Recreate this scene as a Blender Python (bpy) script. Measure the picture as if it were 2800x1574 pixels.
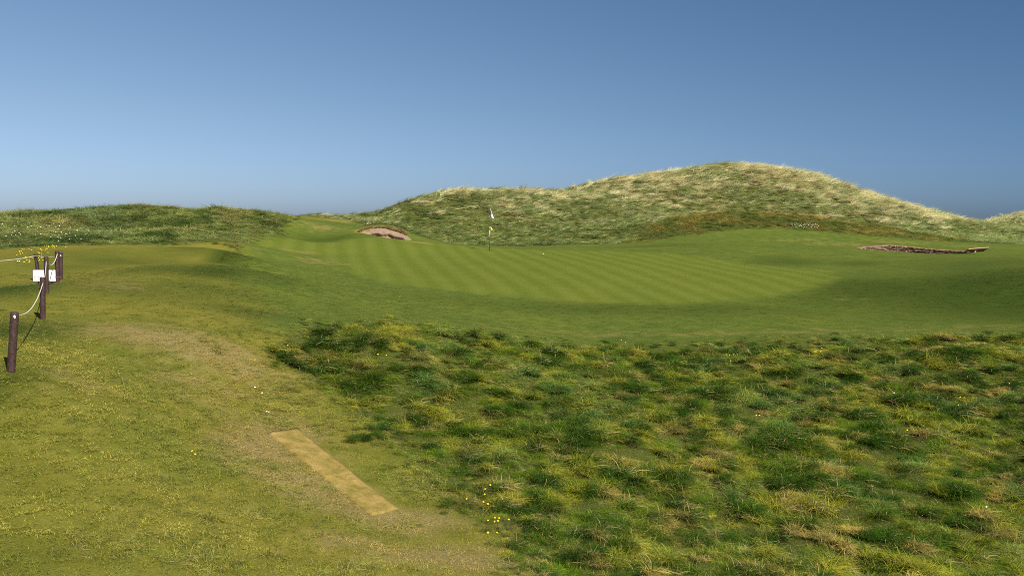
import bpy, math, random
import numpy as np
from mathutils import Vector

# ------------------------------------------------------------------ scene
scene = bpy.context.scene
for o in list(bpy.data.objects):
    bpy.data.objects.remove(o, do_unlink=True)
COL = scene.collection
rng = np.random.default_rng(11)
random.seed(5)

# ------------------------------------------------------------------ camera
PITCH = math.atan((787 - 606) / 2722.0)
cam_d = bpy.data.cameras.new("camera")
cam_d.sensor_width = 36.0
cam_d.lens = 35.0
cam_d.clip_start = 0.1
cam_d.clip_end = 6000
cam = bpy.data.objects.new("camera", cam_d)
cam.location = (0, 0, 0)
cam.rotation_euler = (math.pi / 2 - PITCH, 0, 0)
COL.objects.link(cam)
scene.camera = cam

# ------------------------------------------------------------------ light
SUN_AZ = math.atan2(0.575, -0.818)          # measured from +Y towards +X
SUN_EL = math.radians(43)
to_sun = Vector((math.sin(SUN_AZ) * math.cos(SUN_EL), math.cos(SUN_AZ) * math.cos(SUN_EL), math.sin(SUN_EL)))
SKY_L = (1.15, 1.12, 1.08, 1)
SKY_R = (0.44, 0.60, 0.74, 1)
world = bpy.data.worlds.new("World")
scene.world = world
world.use_nodes = True
wn = world.node_tree.nodes
wl = world.node_tree.links
wn.clear()
w_out = wn.new("ShaderNodeOutputWorld")
w_bg = wn.new("ShaderNodeBackground")
w_sky = wn.new("ShaderNodeTexSky")
w_sky.sky_type = 'NISHITA'
w_sky.sun_disc = False
w_sky.sun_elevation = SUN_EL
w_sky.sun_rotation = SUN_AZ
w_sky.altitude = 10
w_sky.air_density = 0.5
w_sky.dust_density = 1.0
w_sky.ozone_density = 2.0
w_bg.inputs["Strength"].default_value = 0.065
# clear maritime air: paler towards the seaward left, deeper blue to the right
w_tc = wn.new("ShaderNodeTexCoord")
w_sep = wn.new("ShaderNodeSeparateXYZ")
wl.new(w_tc.outputs["Generated"], w_sep.inputs[0])
w_az = wn.new("ShaderNodeMapRange")
w_az.inputs[1].default_value = -0.6; w_az.inputs[2].default_value = 0.6
w_az.inputs[3].default_value = 1.0; w_az.inputs[4].default_value = 0.0
wl.new(w_sep.outputs[0], w_az.inputs[0])
w_tint = wn.new("ShaderNodeMix"); w_tint.data_type = 'RGBA'
w_tint.inputs[6].default_value = SKY_R; w_tint.inputs[7].default_value = SKY_L
wl.new(w_az.outputs[0], w_tint.inputs[0])
w_mul = wn.new("ShaderNodeMix"); w_mul.data_type = 'RGBA'; w_mul.blend_type = 'MULTIPLY'
w_mul.inputs[0].default_value = 1.0
wl.new(w_sky.outputs[0], w_mul.inputs[6]); wl.new(w_tint.outputs[2], w_mul.inputs[7])
w_el = wn.new("ShaderNodeValToRGB")                 # air thickening towards the horizon
_e = w_el.color_ramp.elements
_e[0].position = 0.0; _e[0].color = (0.95, 0.955, 1.04, 1)
_e[1].position = 0.30; _e[1].color = (1.0, 1.13, 1.09, 1)
_m = _e.new(0.11); _m.color = (1.0, 1.01, 0.94, 1)
wl.new(w_sep.outputs[2], w_el.inputs[0])
w_mul2 = wn.new("ShaderNodeMix"); w_mul2.data_type = 'RGBA'; w_mul2.blend_type = 'MULTIPLY'
w_mul2.inputs[0].default_value = 1.0
wl.new(w_mul.outputs[2], w_mul2.inputs[6]); wl.new(w_el.outputs[0], w_mul2.inputs[7])
wl.new(w_mul2.outputs[2], w_bg.inputs["Color"])
wl.new(w_bg.outputs[0], w_out.inputs["Surface"])
sun_d = bpy.data.lights.new("sun", 'SUN')
sun_d.energy = 5.0
sun_d.angle = math.radians(0.5)
sun_d.color = (1.0, 0.95, 0.86)
sun = bpy.data.objects.new("sun", sun_d)
sun.rotation_euler = (-to_sun).to_track_quat('-Z', 'Y').to_euler()
sun.location = (20, -30, 40)
COL.objects.link(sun)
scene.view_settings.view_transform = 'Standard'
scene.view_settings.look = 'None'
scene.view_settings.exposure = 0.8
scene.view_settings.gamma = 1.0
scene.view_settings.use_curve_mapping = False
scene.render.engine = 'CYCLES'
cy = scene.cycles
cy.use_denoising = False
cy.pixel_filter_type = 'BLACKMAN_HARRIS'
cy.filter_width = 1.05
cy.max_bounces = 3
cy.diffuse_bounces = 2
cy.glossy_bounces = 2
cy.transmission_bounces = 2
cy.transparent_max_bounces = 4

# ------------------------------------------------------------------ helpers
F, CX, CY = 2722.0, 1400.0, 787.0
SP, CP = math.sin(PITCH), math.cos(PITCH)


def ray(px, py):
    a, b = px - CX, CY - py
    return np.array([a, F * CP + b * SP, -F * SP + b * CP]) / F


def at(px, py, Y):
    d = ray(px, py)
    return d * (Y / d[1])


def _hash(ix, iy, s):
    h = (ix.astype(np.int64) * 374761393 + iy.astype(np.int64) * 668265263 + s * 1442695041) & 0x7fffffff
    h = ((h ^ (h >> 13)) * 1274126177) & 0x7fffffff
    return ((h ^ (h >> 16)) & 0xffffff) / float(0xffffff)


def vnoise(x, y, s=0):
    xi, yi = np.floor(x), np.floor(y)
    fx, fy = x - xi, y - yi
    fx = fx * fx * (3 - 2 * fx)
    fy = fy * fy * (3 - 2 * fy)
    a = _hash(xi, yi, s); b = _hash(xi + 1, yi, s)
    c = _hash(xi, yi + 1, s); d = _hash(xi + 1, yi + 1, s)
    return (a * (1 - fx) + b * fx) * (1 - fy) + (c * (1 - fx) + d * fx) * fy


def fbm(x, y, s=0, o=4):
    t = 0; amp = .5; n = 0
    for k in range(o):
        t = t + amp * vnoise(x, y, s + k * 17)
        n += amp
        x = x * 2.03 + 11.3; y = y * 2.03 - 7.7; amp *= .5
    return t / n


def sstep(a, b, x):
    t = np.clip((x - a) / (b - a), 0, 1)
    return t * t * (3 - 2 * t)


# ------------------------------------------------------------------ terrain control points (pixel, pixel, metres away)
CTRL = [
    # near slope
    (0, 1574, 8), (350, 1574, 8.5), (700, 1574, 9), (1050, 1574, 9.6), (1400, 1574, 10), (2100, 1574, 10.4), (2800, 1574, 10.5),
    (0, 1300, 9.8), (400, 1300, 11), (1052, 1405, 12), (780, 1180, 14.6), (1400, 1300, 13.5), (2100, 1300, 14), (2800, 1300, 13.8),
    (0, 1100, 11.6), (400, 1100, 13.5), (800, 1100, 16), (1200, 1100, 17), (1700, 1100, 17.5), (2300, 1100, 17.6), (2800, 1100, 17.2),
    (400, 1000, 15.5), (800, 1000, 18), (1200, 1000, 18.6), (1700, 1000, 20), (2300, 1000, 20), (2800, 1000, 19.3),
    (30, 1013, 12.4), (116, 872, 17.4), (130, 801, 20), (158, 771, 23.2), (107, 768, 25.5), (0, 900, 15.2), (0, 800, 19.8),
    (600, 930, 17.5), (1000, 930, 19), (1300, 945, 19.8), (1600, 955, 22.3), (2000, 955, 22), (2400, 940, 21.4), (2800, 932, 21),
    (1130, 888, 20.8), (950, 885, 20.3), (1130, 870, 25.5), (1600, 915, 25.8), (2000, 912, 26), (2400, 905, 26.5), (2800, 893, 27),
    # apron and green
    (800, 860, 22), (1000, 835, 26), (1500, 850, 29.3), (2000, 850, 29.5), (2500, 850, 30), (2800, 830, 31),
    (700, 740, 33), (900, 770, 32), (1100, 800, 30.5), (1300, 780, 34), (1600, 800, 33), (2000, 800, 33.3),
    (2300, 760, 36), (2600, 760, 35.2), (2800, 765, 33.0), (2800, 715, 38.2), (2560, 720, 40.6), (2420, 740, 38.6), (2350, 712, 43.5),
    (1000, 720, 41), (1340, 687, 50), (1340, 720, 43), (1700, 720, 43), (1700, 690, 51), (2000, 720, 43.5), (2000, 680, 50), (1150, 690, 48),
    (1340, 674, 56), (1100, 665, 54), (1700, 667, 57.5), (2000, 642, 60), (2300, 657, 58), (1850, 654, 58.5), (2200, 690, 48),
    # right bunker surroundings
    (2348, 681, 51), (2441, 688, 50.5), (2542, 694, 50), (2655, 697, 49.6), (2800, 691, 44.5),
    (2360, 674, 55.5), (2430, 671, 55.5), (2520, 677, 55), (2600, 682, 54), (2720, 686, 53), (2800, 668, 61),
    # tawny mound
    (1700, 657, 61), (1850, 622, 62.5), (1990, 584, 66), (2200, 592, 66), (2400, 620, 66), (2600, 655, 64), (2000, 612, 72), (2300, 622, 72),
    # great dune
    (1055, 594, 68), (1090, 577, 69), (1120, 556, 70), (1150, 541, 71.5), (1190, 529, 74), (1300, 527, 77), (1400, 526, 78), (1500, 523, 79), (1590, 525, 80), (1680, 499, 81),
    (1800, 488, 82), (1900, 473, 83), (2030, 455, 84), (2130, 465, 84), (2230, 489, 83), (2350, 533, 82), (2440, 556, 82), (2560, 587, 82), (2620, 603, 82),
    (1200, 660, 58), (1500, 666, 59), (1120, 635, 60), (1300, 600, 67), (1500, 600, 68), (1700, 560, 74), (1850, 525, 78), (2200, 545, 77), (2500, 612, 74),
    (2640, 622, 84), (2660, 620, 92), (2720, 598, 96), (2760, 588, 97), (2800, 582, 98), (2900, 574, 100), (2640, 625, 100), (2700, 645, 70), (2800, 640, 72),
    # left dune
    (0, 700, 30), (0, 682, 33), (0, 594, 46), (200, 592, 46), (370, 569, 50), (500, 578, 52), (650, 580, 53), (760, 588, 55), (815, 594, 58),
    (650, 664, 40), (400, 674, 36), (200, 690, 31), (300, 622, 44), (600, 612, 47), (750, 632, 49), (500, 640, 42),
    (400, 740, 25), (600, 722, 29), (300, 850, 19), (500, 800, 22), (620, 690, 33.5), (600, 752, 30.5), (690, 674, 44), (650, 700, 38),
    # saddle
    (850, 595, 64), (950, 602, 63), (800, 590, 70), (860, 588, 70), (930, 590, 70), (1000, 594, 70), (800, 656, 50), (900, 650, 52), (970, 640, 53), (960, 612, 60),
    (983, 637, 52.2), (1050, 650, 52.2), (1136, 658, 52.2), (985, 625, 55.2), (1060, 620, 55.6), (1130, 646, 55.0), (1060, 611, 57), (985, 616, 57), (1140, 640, 57),
]
P = np.array([at(*c) for c in CTRL])
EXTRA = np.array([
    (0, 0, -1.75), (-6, 0, -1.8), (6, 0, -1.9), (0, 5, -2.75), (-9, 4, -2.0), (9, 5, -2.9), (-16, 8, -1.9), (16, 10, -3.1), (-22, 16, -1.6), (22, 20, -2.7),
    (-30, 30, -1.1), (-38, 45, -0.3), (-36, 60, 0.0), (32, 35, -2.0), (40, 48, -1.6), (48, 65, -1.6), (0, -20, -2.0), (-30, -10, -2), (30, -10, -2.4),
    (-20, 66, -0.6), (-10, 80, -0.9), (-12, 100, -2.0), (0, 100, -0.6), (14, 108, -0.2), (28, 112, -0.4), (44, 112, -1.6), (62, 100, 1.0), (-30, 100, -2.4),
    (60, 80, -1.6), (-60, 40, -1), (-60, 90, -2.5), (75, 60, -2), (0, 135, -2.8), (40, 140, -2.8), (-40, 135, -2.8), (80, 130, -2.8)])
P = np.vstack([P, EXTRA])


def _tps(r2):
    return np.where(r2 > 1e-9, r2 * np.log(r2 + 1e-12), 0.0)


n = len(P)
d2 = ((P[:, None, :2] - P[None, :, :2]) ** 2).sum(-1)
A = np.zeros((n + 3, n + 3))
A[:n, :n] = _tps(d2) + np.eye(n) * .35
A[:n, n] = 1; A[:n, n + 1:] = P[:, :2]
A[n, :n] = 1; A[n + 1:, :n] = P[:, :2].T
W = np.linalg.solve(A, np.concatenate([P[:, 2], [0, 0, 0]]))


def base_h(x, y):
    x = np.asarray(x, float); y = np.asarray(y, float)
    sh = x.shape
    xf, yf = x.ravel(), y.ravel()
    out = np.empty(len(xf))
    for i in range(0, len(xf), 20000):
        xs, ys = xf[i:i + 20000], yf[i:i + 20000]
        r2 = (xs[:, None] - P[None, :, 0]) ** 2 + (ys[:, None] - P[None, :, 1]) ** 2
        out[i:i + 20000] = _tps(r2) @ W[:n] + W[n] + W[n + 1] * xs + W[n + 2] * ys
    out = out.reshape(sh)
    far = np.maximum(np.maximum(np.abs(x) - 70, y - 128), -14 - y)
    k = sstep(0, 25, far)
    return np.clip(out, -6, 9) * (1 - k) - 3.0 * k


def hit(px, py, Y0=6.0, Y1=130.0):
    d = ray(px, py); d = d / d[1]
    Y = np.arange(Y0, Y1, 0.1)
    z = base_h(d[0] * Y, Y)
    below = np.nonzero(d[2] * Y <= z)[0]
    if len(below) == 0:
        return d * Y1
    return d * Y[below[0]]


def poly(pts):
    out = []
    for p in pts:
        q = at(*p) if len(p) == 3 else hit(*p)
        out.append((q[0], q[1]))
    return np.array(out)


def sdf(x, y, pg):
    """signed distance to a plan polygon, positive inside"""
    x = np.asarray(x, float); y = np.asarray(y, float)
    best = np.full(x.shape, 1e9); ins = np.zeros(x.shape, bool)
    m = len(pg)
    for i in range(m):
        ax, ay = pg[i]; bx, by = pg[(i + 1) % m]
        ex, ey = bx - ax, by - ay
        t = np.clip(((x - ax) * ex + (y - ay) * ey) / (ex * ex + ey * ey + 1e-9), 0, 1)
        best = np.minimum(best, (x - ax - t * ex) ** 2 + (y - ay - t * ey) ** 2)
        c = ((ay > y) != (by > y)) & (x < ex * (y - ay) / (ey if abs(ey) > 1e-9 else 1e-9) + ax)
        ins ^= c
    r = np.sqrt(best)
    return np.where(ins, r, -r)


# ------------------------------------------------------------------ zones in plan
Z = {}
Z['rough'] = poly([(830, 884, 20.2), (980, 880, 20.8), (1100, 878, 21.4), (1200, 888, 21.6), (1300, 905, 21.8), (1450, 925, 22.8), (1600, 942, 23.2), (1750, 944, 23.4),
                   (2000, 938, 23.4), (2200, 932, 23.0), (2400, 925, 22.7), (2600, 918, 22.6), (2800, 914, 22.6), (3200, 910, 24), (3400, 1300, 14), (3300, 1700, 8), (1700, 1760, 8),
                   (1480, 1600), (1400, 1500), (1290, 1430), (1200, 1360), (1120, 1280), (1030, 1200), (950, 1140), (880, 1080), (800, 1020), (745, 960), (770, 900)])
Z['green'] = poly([(660, 672, 44), (720, 680, 43), (790, 690), (877, 699), (930, 728), (990, 757), (1100, 780), (1250, 797), (1400, 810), (1600, 826), (1850, 830), (2080, 818),
                   (2200, 795), (2290, 765), (2270, 742), (2180, 734), (2050, 722), (1930, 704), (1800, 690), (1650, 684, 52.5), (1500, 680, 53), (1340, 678, 53), (1150, 674, 52), (950, 670, 50.5), (780, 666, 48)])
Z['mound'] = poly([(1640, 676, 56.8), (1720, 668, 58.2), (1850, 654, 59.6), (2000, 643, 61.2), (2120, 645, 61), (2300, 658, 60), (2420, 662, 59.2), (2560, 668, 58.6), (2680, 668, 60.5),
                   (2640, 650, 66), (2500, 630, 70), (2350, 605, 73), (2150, 590, 74), (1950, 585, 73), (1850, 610, 69), (1760, 640, 64)])
Z['dune'] = poly([(1150, 672, 55.2), (1340, 677, 57), (1500, 676, 57.4), (1660, 672, 58), (1850, 650, 60), (2000, 640, 61.2), (2120, 645, 61), (2300, 658, 60), (2420, 662, 59.2), (2560, 668, 58.6),
                  (2680, 670, 60), (2800, 668, 60.5), (3100, 660, 62), (3300, 600, 128), (600, 560, 128), (760, 580, 74), (860, 588, 66.5), (950, 596, 65), (975, 608, 59), (985, 620, 55.8), (1060, 612, 56), (1125, 640, 55.4)])
Z['left'] = poly([(-500, 692, 31), (0, 690, 33), (130, 684, 34), (250, 676, 35.5), (400, 674, 37), (520, 668, 38.6), (600, 660, 39.5), (655, 672, 39), (690, 668, 45), (745, 664, 48), (785, 642, 52),
                  (812, 604, 58), (826, 592, 64), (800, 580, 90), (-900, 560, 90)])
Z['semi'] = poly([(220, 1230), (420, 1180), (640, 1260), (760, 1330), (900, 1450), (1080, 1600), (1000, 1900, 7), (200, 1900, 6.5), (260, 1560)])
BUNK_L = poly([(981, 640, 52.35), (1015, 645, 52.35), (1050, 650, 52.35), (1090, 655, 52.35), (1140, 660, 52.5), (1138, 657, 53.6), (1122, 645, 54.6), (1096, 630, 54.9), (1050, 624, 55.1), (1010, 624, 55.0), (984, 628, 54.4)])
BUNK_R = poly([(2340, 680, 52.6), (2400, 685, 51.5), (2500, 690, 51), (2590, 694, 50.6), (2655, 697, 50.4), (2664, 696, 51.2), (2650, 690, 52.2), (2592, 684, 53.2), (2522, 679, 54.2), (2471, 675, 54.8), (2421, 672, 55.2), (2365, 676, 55.2)])


def land_h(x, y):
    """full terrain height: smooth land + swells + tussock base + bunker pits"""
    z = base_h(x, y)
    sr = sdf(x, y, Z['rough']); sd = sdf(x, y, Z['dune']); sl = sdf(x, y, Z['left'])
    k1 = sstep(-0.2, 1.2, sr)
    z = z + k1 * ((fbm(x * 1.1, y * 1.1, 3, 3) - .5) * 0.34)
    z = z - 0.12 * sstep(0.0, 0.6, sr)
    k2 = np.maximum(sstep(0, 4, sd), sstep(0, 4, sl))
    z = z + k2 * ((fbm(x * .28, y * .28, 9, 4) - .5) * .55)
    k3 = 1 - np.maximum(k1, k2)
    z = z + k3 * (fbm(x * .5, y * .5, 21, 2) - .5) * 0.05
    for pg, dep in ((BUNK_L, 1.0), (BUNK_R, 1.0)):
        z = z - dep * sstep(0.05, 0.4, sdf(x, y, pg))
    return z


# ------------------------------------------------------------------ materials
def new_mat(name):
    m = bpy.data.materials.new(name)
    m.use_nodes = True
    nt = m.node_tree
    nt.nodes.clear()
    return m, nt, nt.nodes, nt.links


class NB:
    """small node builder"""
    def __init__(s, name):
        s.m, s.nt, s.n, s.l = new_mat(name)

    def node(s, t, **kw):
        q = s.n.new(t)
        for k, v in kw.items():
            setattr(q, k, v)
        return q

    def attr(s, name, out='Fac', typ='GEOMETRY'):
        q = s.node("ShaderNodeAttribute", attribute_name=name, attribute_type=typ)
        return q.outputs[out]

    def noise(s, scale, vec=None, detail=3, rough=.55, out=0):
        q = s.node("ShaderNodeTexNoise")
        q.inputs['Scale'].default_value = scale
        q.inputs['Detail'].default_value = detail
        q.inputs['Roughness'].default_value = rough
        if vec is not None:
            s.l.new(vec, q.inputs['Vector'])
        return q.outputs[out]

    def ramp(s, fac, stops):
        q = s.node("ShaderNodeValToRGB")
        e = q.color_ramp.elements
        while len(e) < len(stops):
            e.new(.5)
        for i, (p, c) in enumerate(stops):
            e[i].position = p
            e[i].color = (*c, 1) if len(c) == 3 else c
        s.l.new(fac, q.inputs[0])
        return q.outputs[0]

    def rmap(s, v, a, b, c=0., d=1.):
        q = s.node("ShaderNodeMapRange")
        q.interpolation_type = 'SMOOTHSTEP'
        s.l.new(v, q.inputs[0])
        for i, k in enumerate((a, b, c, d)):
            q.inputs[1 + i].default_value = k
        return q.outputs[0]

    def math(s, op, a, b=None):
        q = s.node("ShaderNodeMath", operation=op)
        for i, v in enumerate((a, b)):
            if v is None:
                continue
            if isinstance(v, (int, float)):
                q.inputs[i].default_value = v
            else:
                s.l.new(v, q.inputs[i])
        return q.outputs[0]

    def mix(s, fac, a, b, blend='MIX'):
        q = s.node("ShaderNodeMix", data_type='RGBA', blend_type=blend)
        for i, v in ((0, fac), (6, a), (7, b)):
            if isinstance(v, (int, float)):
                q.inputs[i].default_value = v
            elif isinstance(v, tuple):
                q.inputs[i].default_value = (*v, 1)
            else:
                s.l.new(v, q.inputs[i])
        return q.outputs[2]

    def finish(s, color, rough=.9, bump=None, strength=.4, dist=.02, spec=.2, sheen=0.0):
        b = s.node("ShaderNodeBsdfPrincipled")
        if isinstance(color, tuple):
            b.inputs['Base Color'].default_value = (*color, 1)
        else:
            s.l.new(color, b.inputs['Base Color'])
        b.inputs['Roughness'].default_value = rough
        b.inputs['Specular IOR Level'].default_value = spec
        if sheen:
            b.inputs['Sheen Weight'].default_value = sheen
            b.inputs['Sheen Roughness'].default_value = .6
        if bump is not None:
            q = s.node("ShaderNodeBump")
            q.inputs['Strength'].default_value = strength
            q.inputs['Distance'].default_value = dist
            s.l.new(bump, q.inputs['Height'])
            s.l.new(q.outputs[0], b.inputs['Normal'])
        o = s.node("ShaderNodeOutputMaterial")
        s.l.new(b.outputs[0], o.inputs[0])
        return s.m


def ground_material():
    b = NB("turf")
    geo = b.node("ShaderNodeNewGeometry")
    pos = geo.outputs['Position']
    green, rough, dune, worn, dry, apron, lush_shade = (b.attr(k) for k in ('green', 'rough', 'dune', 'worn', 'dry', 'apron', 'lush_shade'))
    nbig = b.noise(.35, pos, 4)
    nmid = b.noise(2.2, pos, 5, .6)
    nfine = b.noise(38, pos, 4, .7)
    nmicro = b.noise(140, pos, 2, .6)
    # fairway
    fair = b.ramp(nmid, [(.25, (.115, .115, .017)), (.5, (.17, .158, .026)), (.75, (.225, .195, .04))])
    fair2 = b.ramp(nbig, [(.3, (.8, .92, .8)), (.7, (1.12, 1.05, 1.0))])
    fair = b.mix(1.0, fair, fair2, 'MULTIPLY')
    # apron : closely mown, lusher
    apr = b.ramp(nmid, [(.25, (.073, .103, .015)), (.5, (.098, .125, .020)), (.8, (.132, .150, .029))])
    nb2 = b.noise(.55, pos, 3)
    apr = b.mix(1.0, apr, b.ramp(nb2, [(.3, (.85, .93, .95)), (.7, (1.1, 1.06, .95))]), 'MULTIPLY')
    col = b.mix(apron, fair, apr)
    # putting surface, mown in alternating strips
    sep = b.node("ShaderNodeSeparateXYZ")
    b.l.new(pos, sep.inputs[0])
    wob = b.noise(.12, pos, 2)
    s1 = b.math('MULTIPLY', sep.outputs[0], .9835)
    s2 = b.math('MULTIPLY', sep.outputs[1], .1808)
    acr = b.math('ADD', s1, s2)
    acr = b.math('ADD', acr, b.math('MULTIPLY', wob, .25))
    st = b.math('SINE', b.math('MULTIPLY', acr, 2 * math.pi / .95))
    st = b.math('ADD', st, b.math('MULTIPLY', b.math('SUBTRACT', nmid, .5), 2.6))
    st = b.rmap(st, -1.3, 1.3)
    gcol = b.mix(st, (.108, .135, .017), (.131, .156, .024))
    gcol = b.mix(1.0, gcol, b.ramp(nb2, [(.3, (.94, .97, .95)), (.7, (1.06, 1.03, 1.0))]), 'MULTIPLY')
    gmask = b.rmap(b.math('ADD', green, b.math('MULTIPLY', b.math('SUBTRACT', nmid, .5), 1.3)), -.55, .55)
    col = b.mix(gmask, col, gcol)
    # lusher, longer cut; slope shade of the right bank is painted in too
    lu = b.rmap(b.math('ADD', lush_shade, b.math('MULTIPLY', b.math('SUBTRACT', nmid, .5), .5)), .1, 1.0)
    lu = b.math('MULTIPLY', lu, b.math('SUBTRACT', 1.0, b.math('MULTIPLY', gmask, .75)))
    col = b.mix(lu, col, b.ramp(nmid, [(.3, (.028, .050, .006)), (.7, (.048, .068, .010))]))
    # worn and dry turf
    wn_ = b.rmap(b.math('ADD', worn, b.math('MULTIPLY', b.math('SUBTRACT', nmid, .5), .9)), .25, .85)
    col = b.mix(wn_, col, b.ramp(nfine, [(.3, (.17, .135, .045)), (.6, (.255, .2, .075)), (.8, (.31, .24, .11))]))
    dr = b.rmap(b.math('ADD', dry, b.math('MULTIPLY', b.math('SUBTRACT', nmid, .5), .8)), .25, .8)
    col = b.mix(dr, col, (.235, .185, .06))
    # soil and thatch under the long grass
    und = b.ramp(nfine, [(.3, (.03, .045, .008)), (.55, (.08, .09, .018)), (.75, (.20, .17, .06))])
    long_ = b.math('MAXIMUM', rough, dune)
    col = b.mix(long_, col, und)
    col = b.mix(.55, col, b.mix(1.0, col, b.ramp(nfine, [(.3, (.55, .6, .6)), (.5, (1, 1, 1)), (.75, (1.4, 1.35, 1.3))]), 'MULTIPLY'))
    col = b.mix(.35, col, b.mix(1.0, col, b.ramp(nmicro, [(.3, (.5, .55, .5)), (.5, (1, 1, 1)), (.75, (1.5, 1.45, 1.4))]), 'MULTIPLY'))
    hb = b.math('ADD', nfine, b.math('MULTIPLY', nmicro, .6))
    col = b.mix(1.0, col, (.83, .83, .83), 'MULTIPLY')
    return b.finish(col, .9, hb, .7, .025, .04)


def blade_material(name, straw=(.46, .36, .17), trans=.22):
    b = NB(name)
    tint = b.attr('tint', 'Color', 'INSTANCER')
    dead = b.attr('dead')
    var = b.attr('var')
    c = b.mix(dead, tint, straw)
    c = b.mix(1.0, c, b.ramp(var, [(0, (.44, .49, .46)), (.5, (.83, .83, .83)), (1, (1.27, 1.18, 1.0))]), 'MULTIPLY')
    p = b.node("ShaderNodeBsdfPrincipled")
    b.l.new(c, p.inputs['Base Color'])
    p.inputs['Roughness'].default_value = .6
    p.inputs['Specular IOR Level'].default_value = .12
    t = b.node("ShaderNodeBsdfTranslucent")
    b.l.new(c, t.inputs[0])
    mx = b.node("ShaderNodeMixShader")
    mx.inputs[0].default_value = trans
    b.l.new(p.outputs[0], mx.inputs[1])
    b.l.new(t.outputs[0], mx.inputs[2])
    o = b.node("ShaderNodeOutputMaterial")
    b.l.new(mx.outputs[0], o.inputs[0])
    return b.m


def simple_mat(name, c1, c2, scale=20, rough=.7, bump=.2, dist=.005, stretch=None, spec=.3):
    b = NB(name)
    tc = b.node("ShaderNodeTexCoord").outputs['Object']
    if stretch:
        mp = b.node("ShaderNodeMapping")
        mp.inputs['Scale'].default_value = stretch
        b.l.new(tc, mp.inputs[0])
        tc = mp.outputs[0]
    nz = b.noise(scale, tc, 5, .65)
    col = b.ramp(nz, [(.3, c1), (.7, c2)])
    return b.finish(col, rough, nz, bump, dist, spec)


M_TURF = ground_material()
M_ROUGH = blade_material("rough_blades")
M_DUNE = blade_material("dune_blades", (.95, .80, .48), .2)
M_SHORT = blade_material("short_blades", (.33, .27, .08), .25)
M_POST = simple_mat("brown_post", (.014, .006, .006), (.075, .040, .035), 38, .6, .6, .006, (1, 1, .45))
M_ROPE = simple_mat("white_rope", (.40, .37, .28), (.68, .64, .53), 150, .8, .4, .002)
M_WHITE = simple_mat("white_board", (.74, .73, .72), (.80, .79, .78), 6, .45, .02)
M_FRAME = simple_mat("maroon_edge", (.045, .018, .018), (.075, .03, .028), 20, .6)
M_TEXT = simple_mat("sign_print", (.14, .07, .075), (.2, .1, .1), 30, .6)
M_FLAGW = simple_mat("flag_white", (.78, .77, .8), (.84, .83, .85), 12, .8, .1)
M_FLAGR = simple_mat("flag_red", (.50, .045, .04), (.62, .075, .06), 12, .8, .1)
M_YEL = simple_mat("pennant_yellow", (.80, .52, .015), (.86, .60, .03), 12, .8, .1)
M_STRIPE_W = simple_mat("stick_white", (.74, .71, .62), (.8, .77, .7), 12, .45, .02)
M_STRIPE_B = simple_mat("stick_black", (.012, .012, .014), (.02, .02, .022), 12, .45, .02)
M_REDTOP = simple_mat("ferrule_red", (.22, .02, .015), (.3, .03, .02), 12, .5)
M_BALL = simple_mat("ball_white", (.82, .82, .82), (.86, .86, .86), 60, .35, .1)
M_PETAL = simple_mat("dandelion_yellow", (.80, .48, .008), (.86, .60, .02), 200, .7)
M_DAISY = simple_mat("daisy_white", (.72, .70, .62), (.84, .82, .76), 200, .7)
M_STEM = simple_mat("flower_stem", (.08, .12, .03), (.13, .16, .05), 80, .7)
M_PLANK = simple_mat("weathered_timber", (.20, .12, .075), (.42, .27, .175), 14, .8, .5, .004, (1, 12, 12))
M_SOD = simple_mat("cut_sod", (.06, .035, .022), (.42, .28, .19), 9, .95, .8, .02, (.6, 1, 3))


def sand_mat():
    b = NB("dry_sand")
    pos = b.node("ShaderNodeNewGeometry").outputs['Position']
    n1 = b.noise(5, pos, 6, .65)
    n2 = b.noise(60, pos, 3, .6)
    c = b.ramp(n1, [(.3, (.16, .11, .068)), (.55, (.23, .16, .10)), (.75, (.29, .205, .135))])
    c = b.mix(.4, c, b.ramp(n2, [(.35, (.15, .10, .065)), (.7, (.30, .215, .145))]))
    return b.finish(c, .95, b.math('ADD', n1, b.math('MULTIPLY', n2, .3)), .8, .05, .1)


def mat_mat():
    b = NB("tan_matting")
    pos = b.node("ShaderNodeNewGeometry").outputs['Position']
    n1 = b.noise(4.5, pos, 5, .65)
    n2 = b.noise(48, pos, 4, .7)
    c = b.ramp(n1, [(.34, (.145, .122, .027)), (.5, (.22, .16, .045)), (.7, (.30, .21, .078))])
    c = b.mix(.8, c, b.mix(1.0, c, b.ramp(n2, [(.3, (.5, .52, .5)), (.7, (1.4, 1.36, 1.3))]), 'MULTIPLY'))
    return b.finish(c, .95, n2, .6, .01, .05)


M_SAND = sand_mat()
M_MAT = mat_mat()


# ------------------------------------------------------------------ object helpers
def tag(o, label=None, cat=None, group=None, kind=None):
    if label: o['label'] = label
    if cat: o['category'] = cat
    if group: o['group'] = group
    if kind: o['kind'] = kind
    return o


def mesh_obj(name, verts, faces, mats, parent=None, smooth=False, midx=None):
    me = bpy.data.meshes.new(name)
    me.from_pydata([tuple(map(float, v)) for v in verts], [], [tuple(map(int, f)) for f in faces])
    for m in (mats if isinstance(mats, (list, tuple)) else [mats]):
        me.materials.append(m)
    if midx is not None:
        me.polygons.foreach_set('material_index', np.array(midx, np.int32))
    if smooth:
        me.polygons.foreach_set('use_smooth', np.ones(len(me.polygons), bool))
    me.update()
    o = bpy.data.objects.new(name, me)
    COL.objects.link(o)
    if parent: o.parent = parent
    return o


def empty(name, loc):
    o = bpy.data.objects.new(name, None)
    o.location = loc
    o.empty_display_size = .2
    COL.objects.link(o)
    return o


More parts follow.
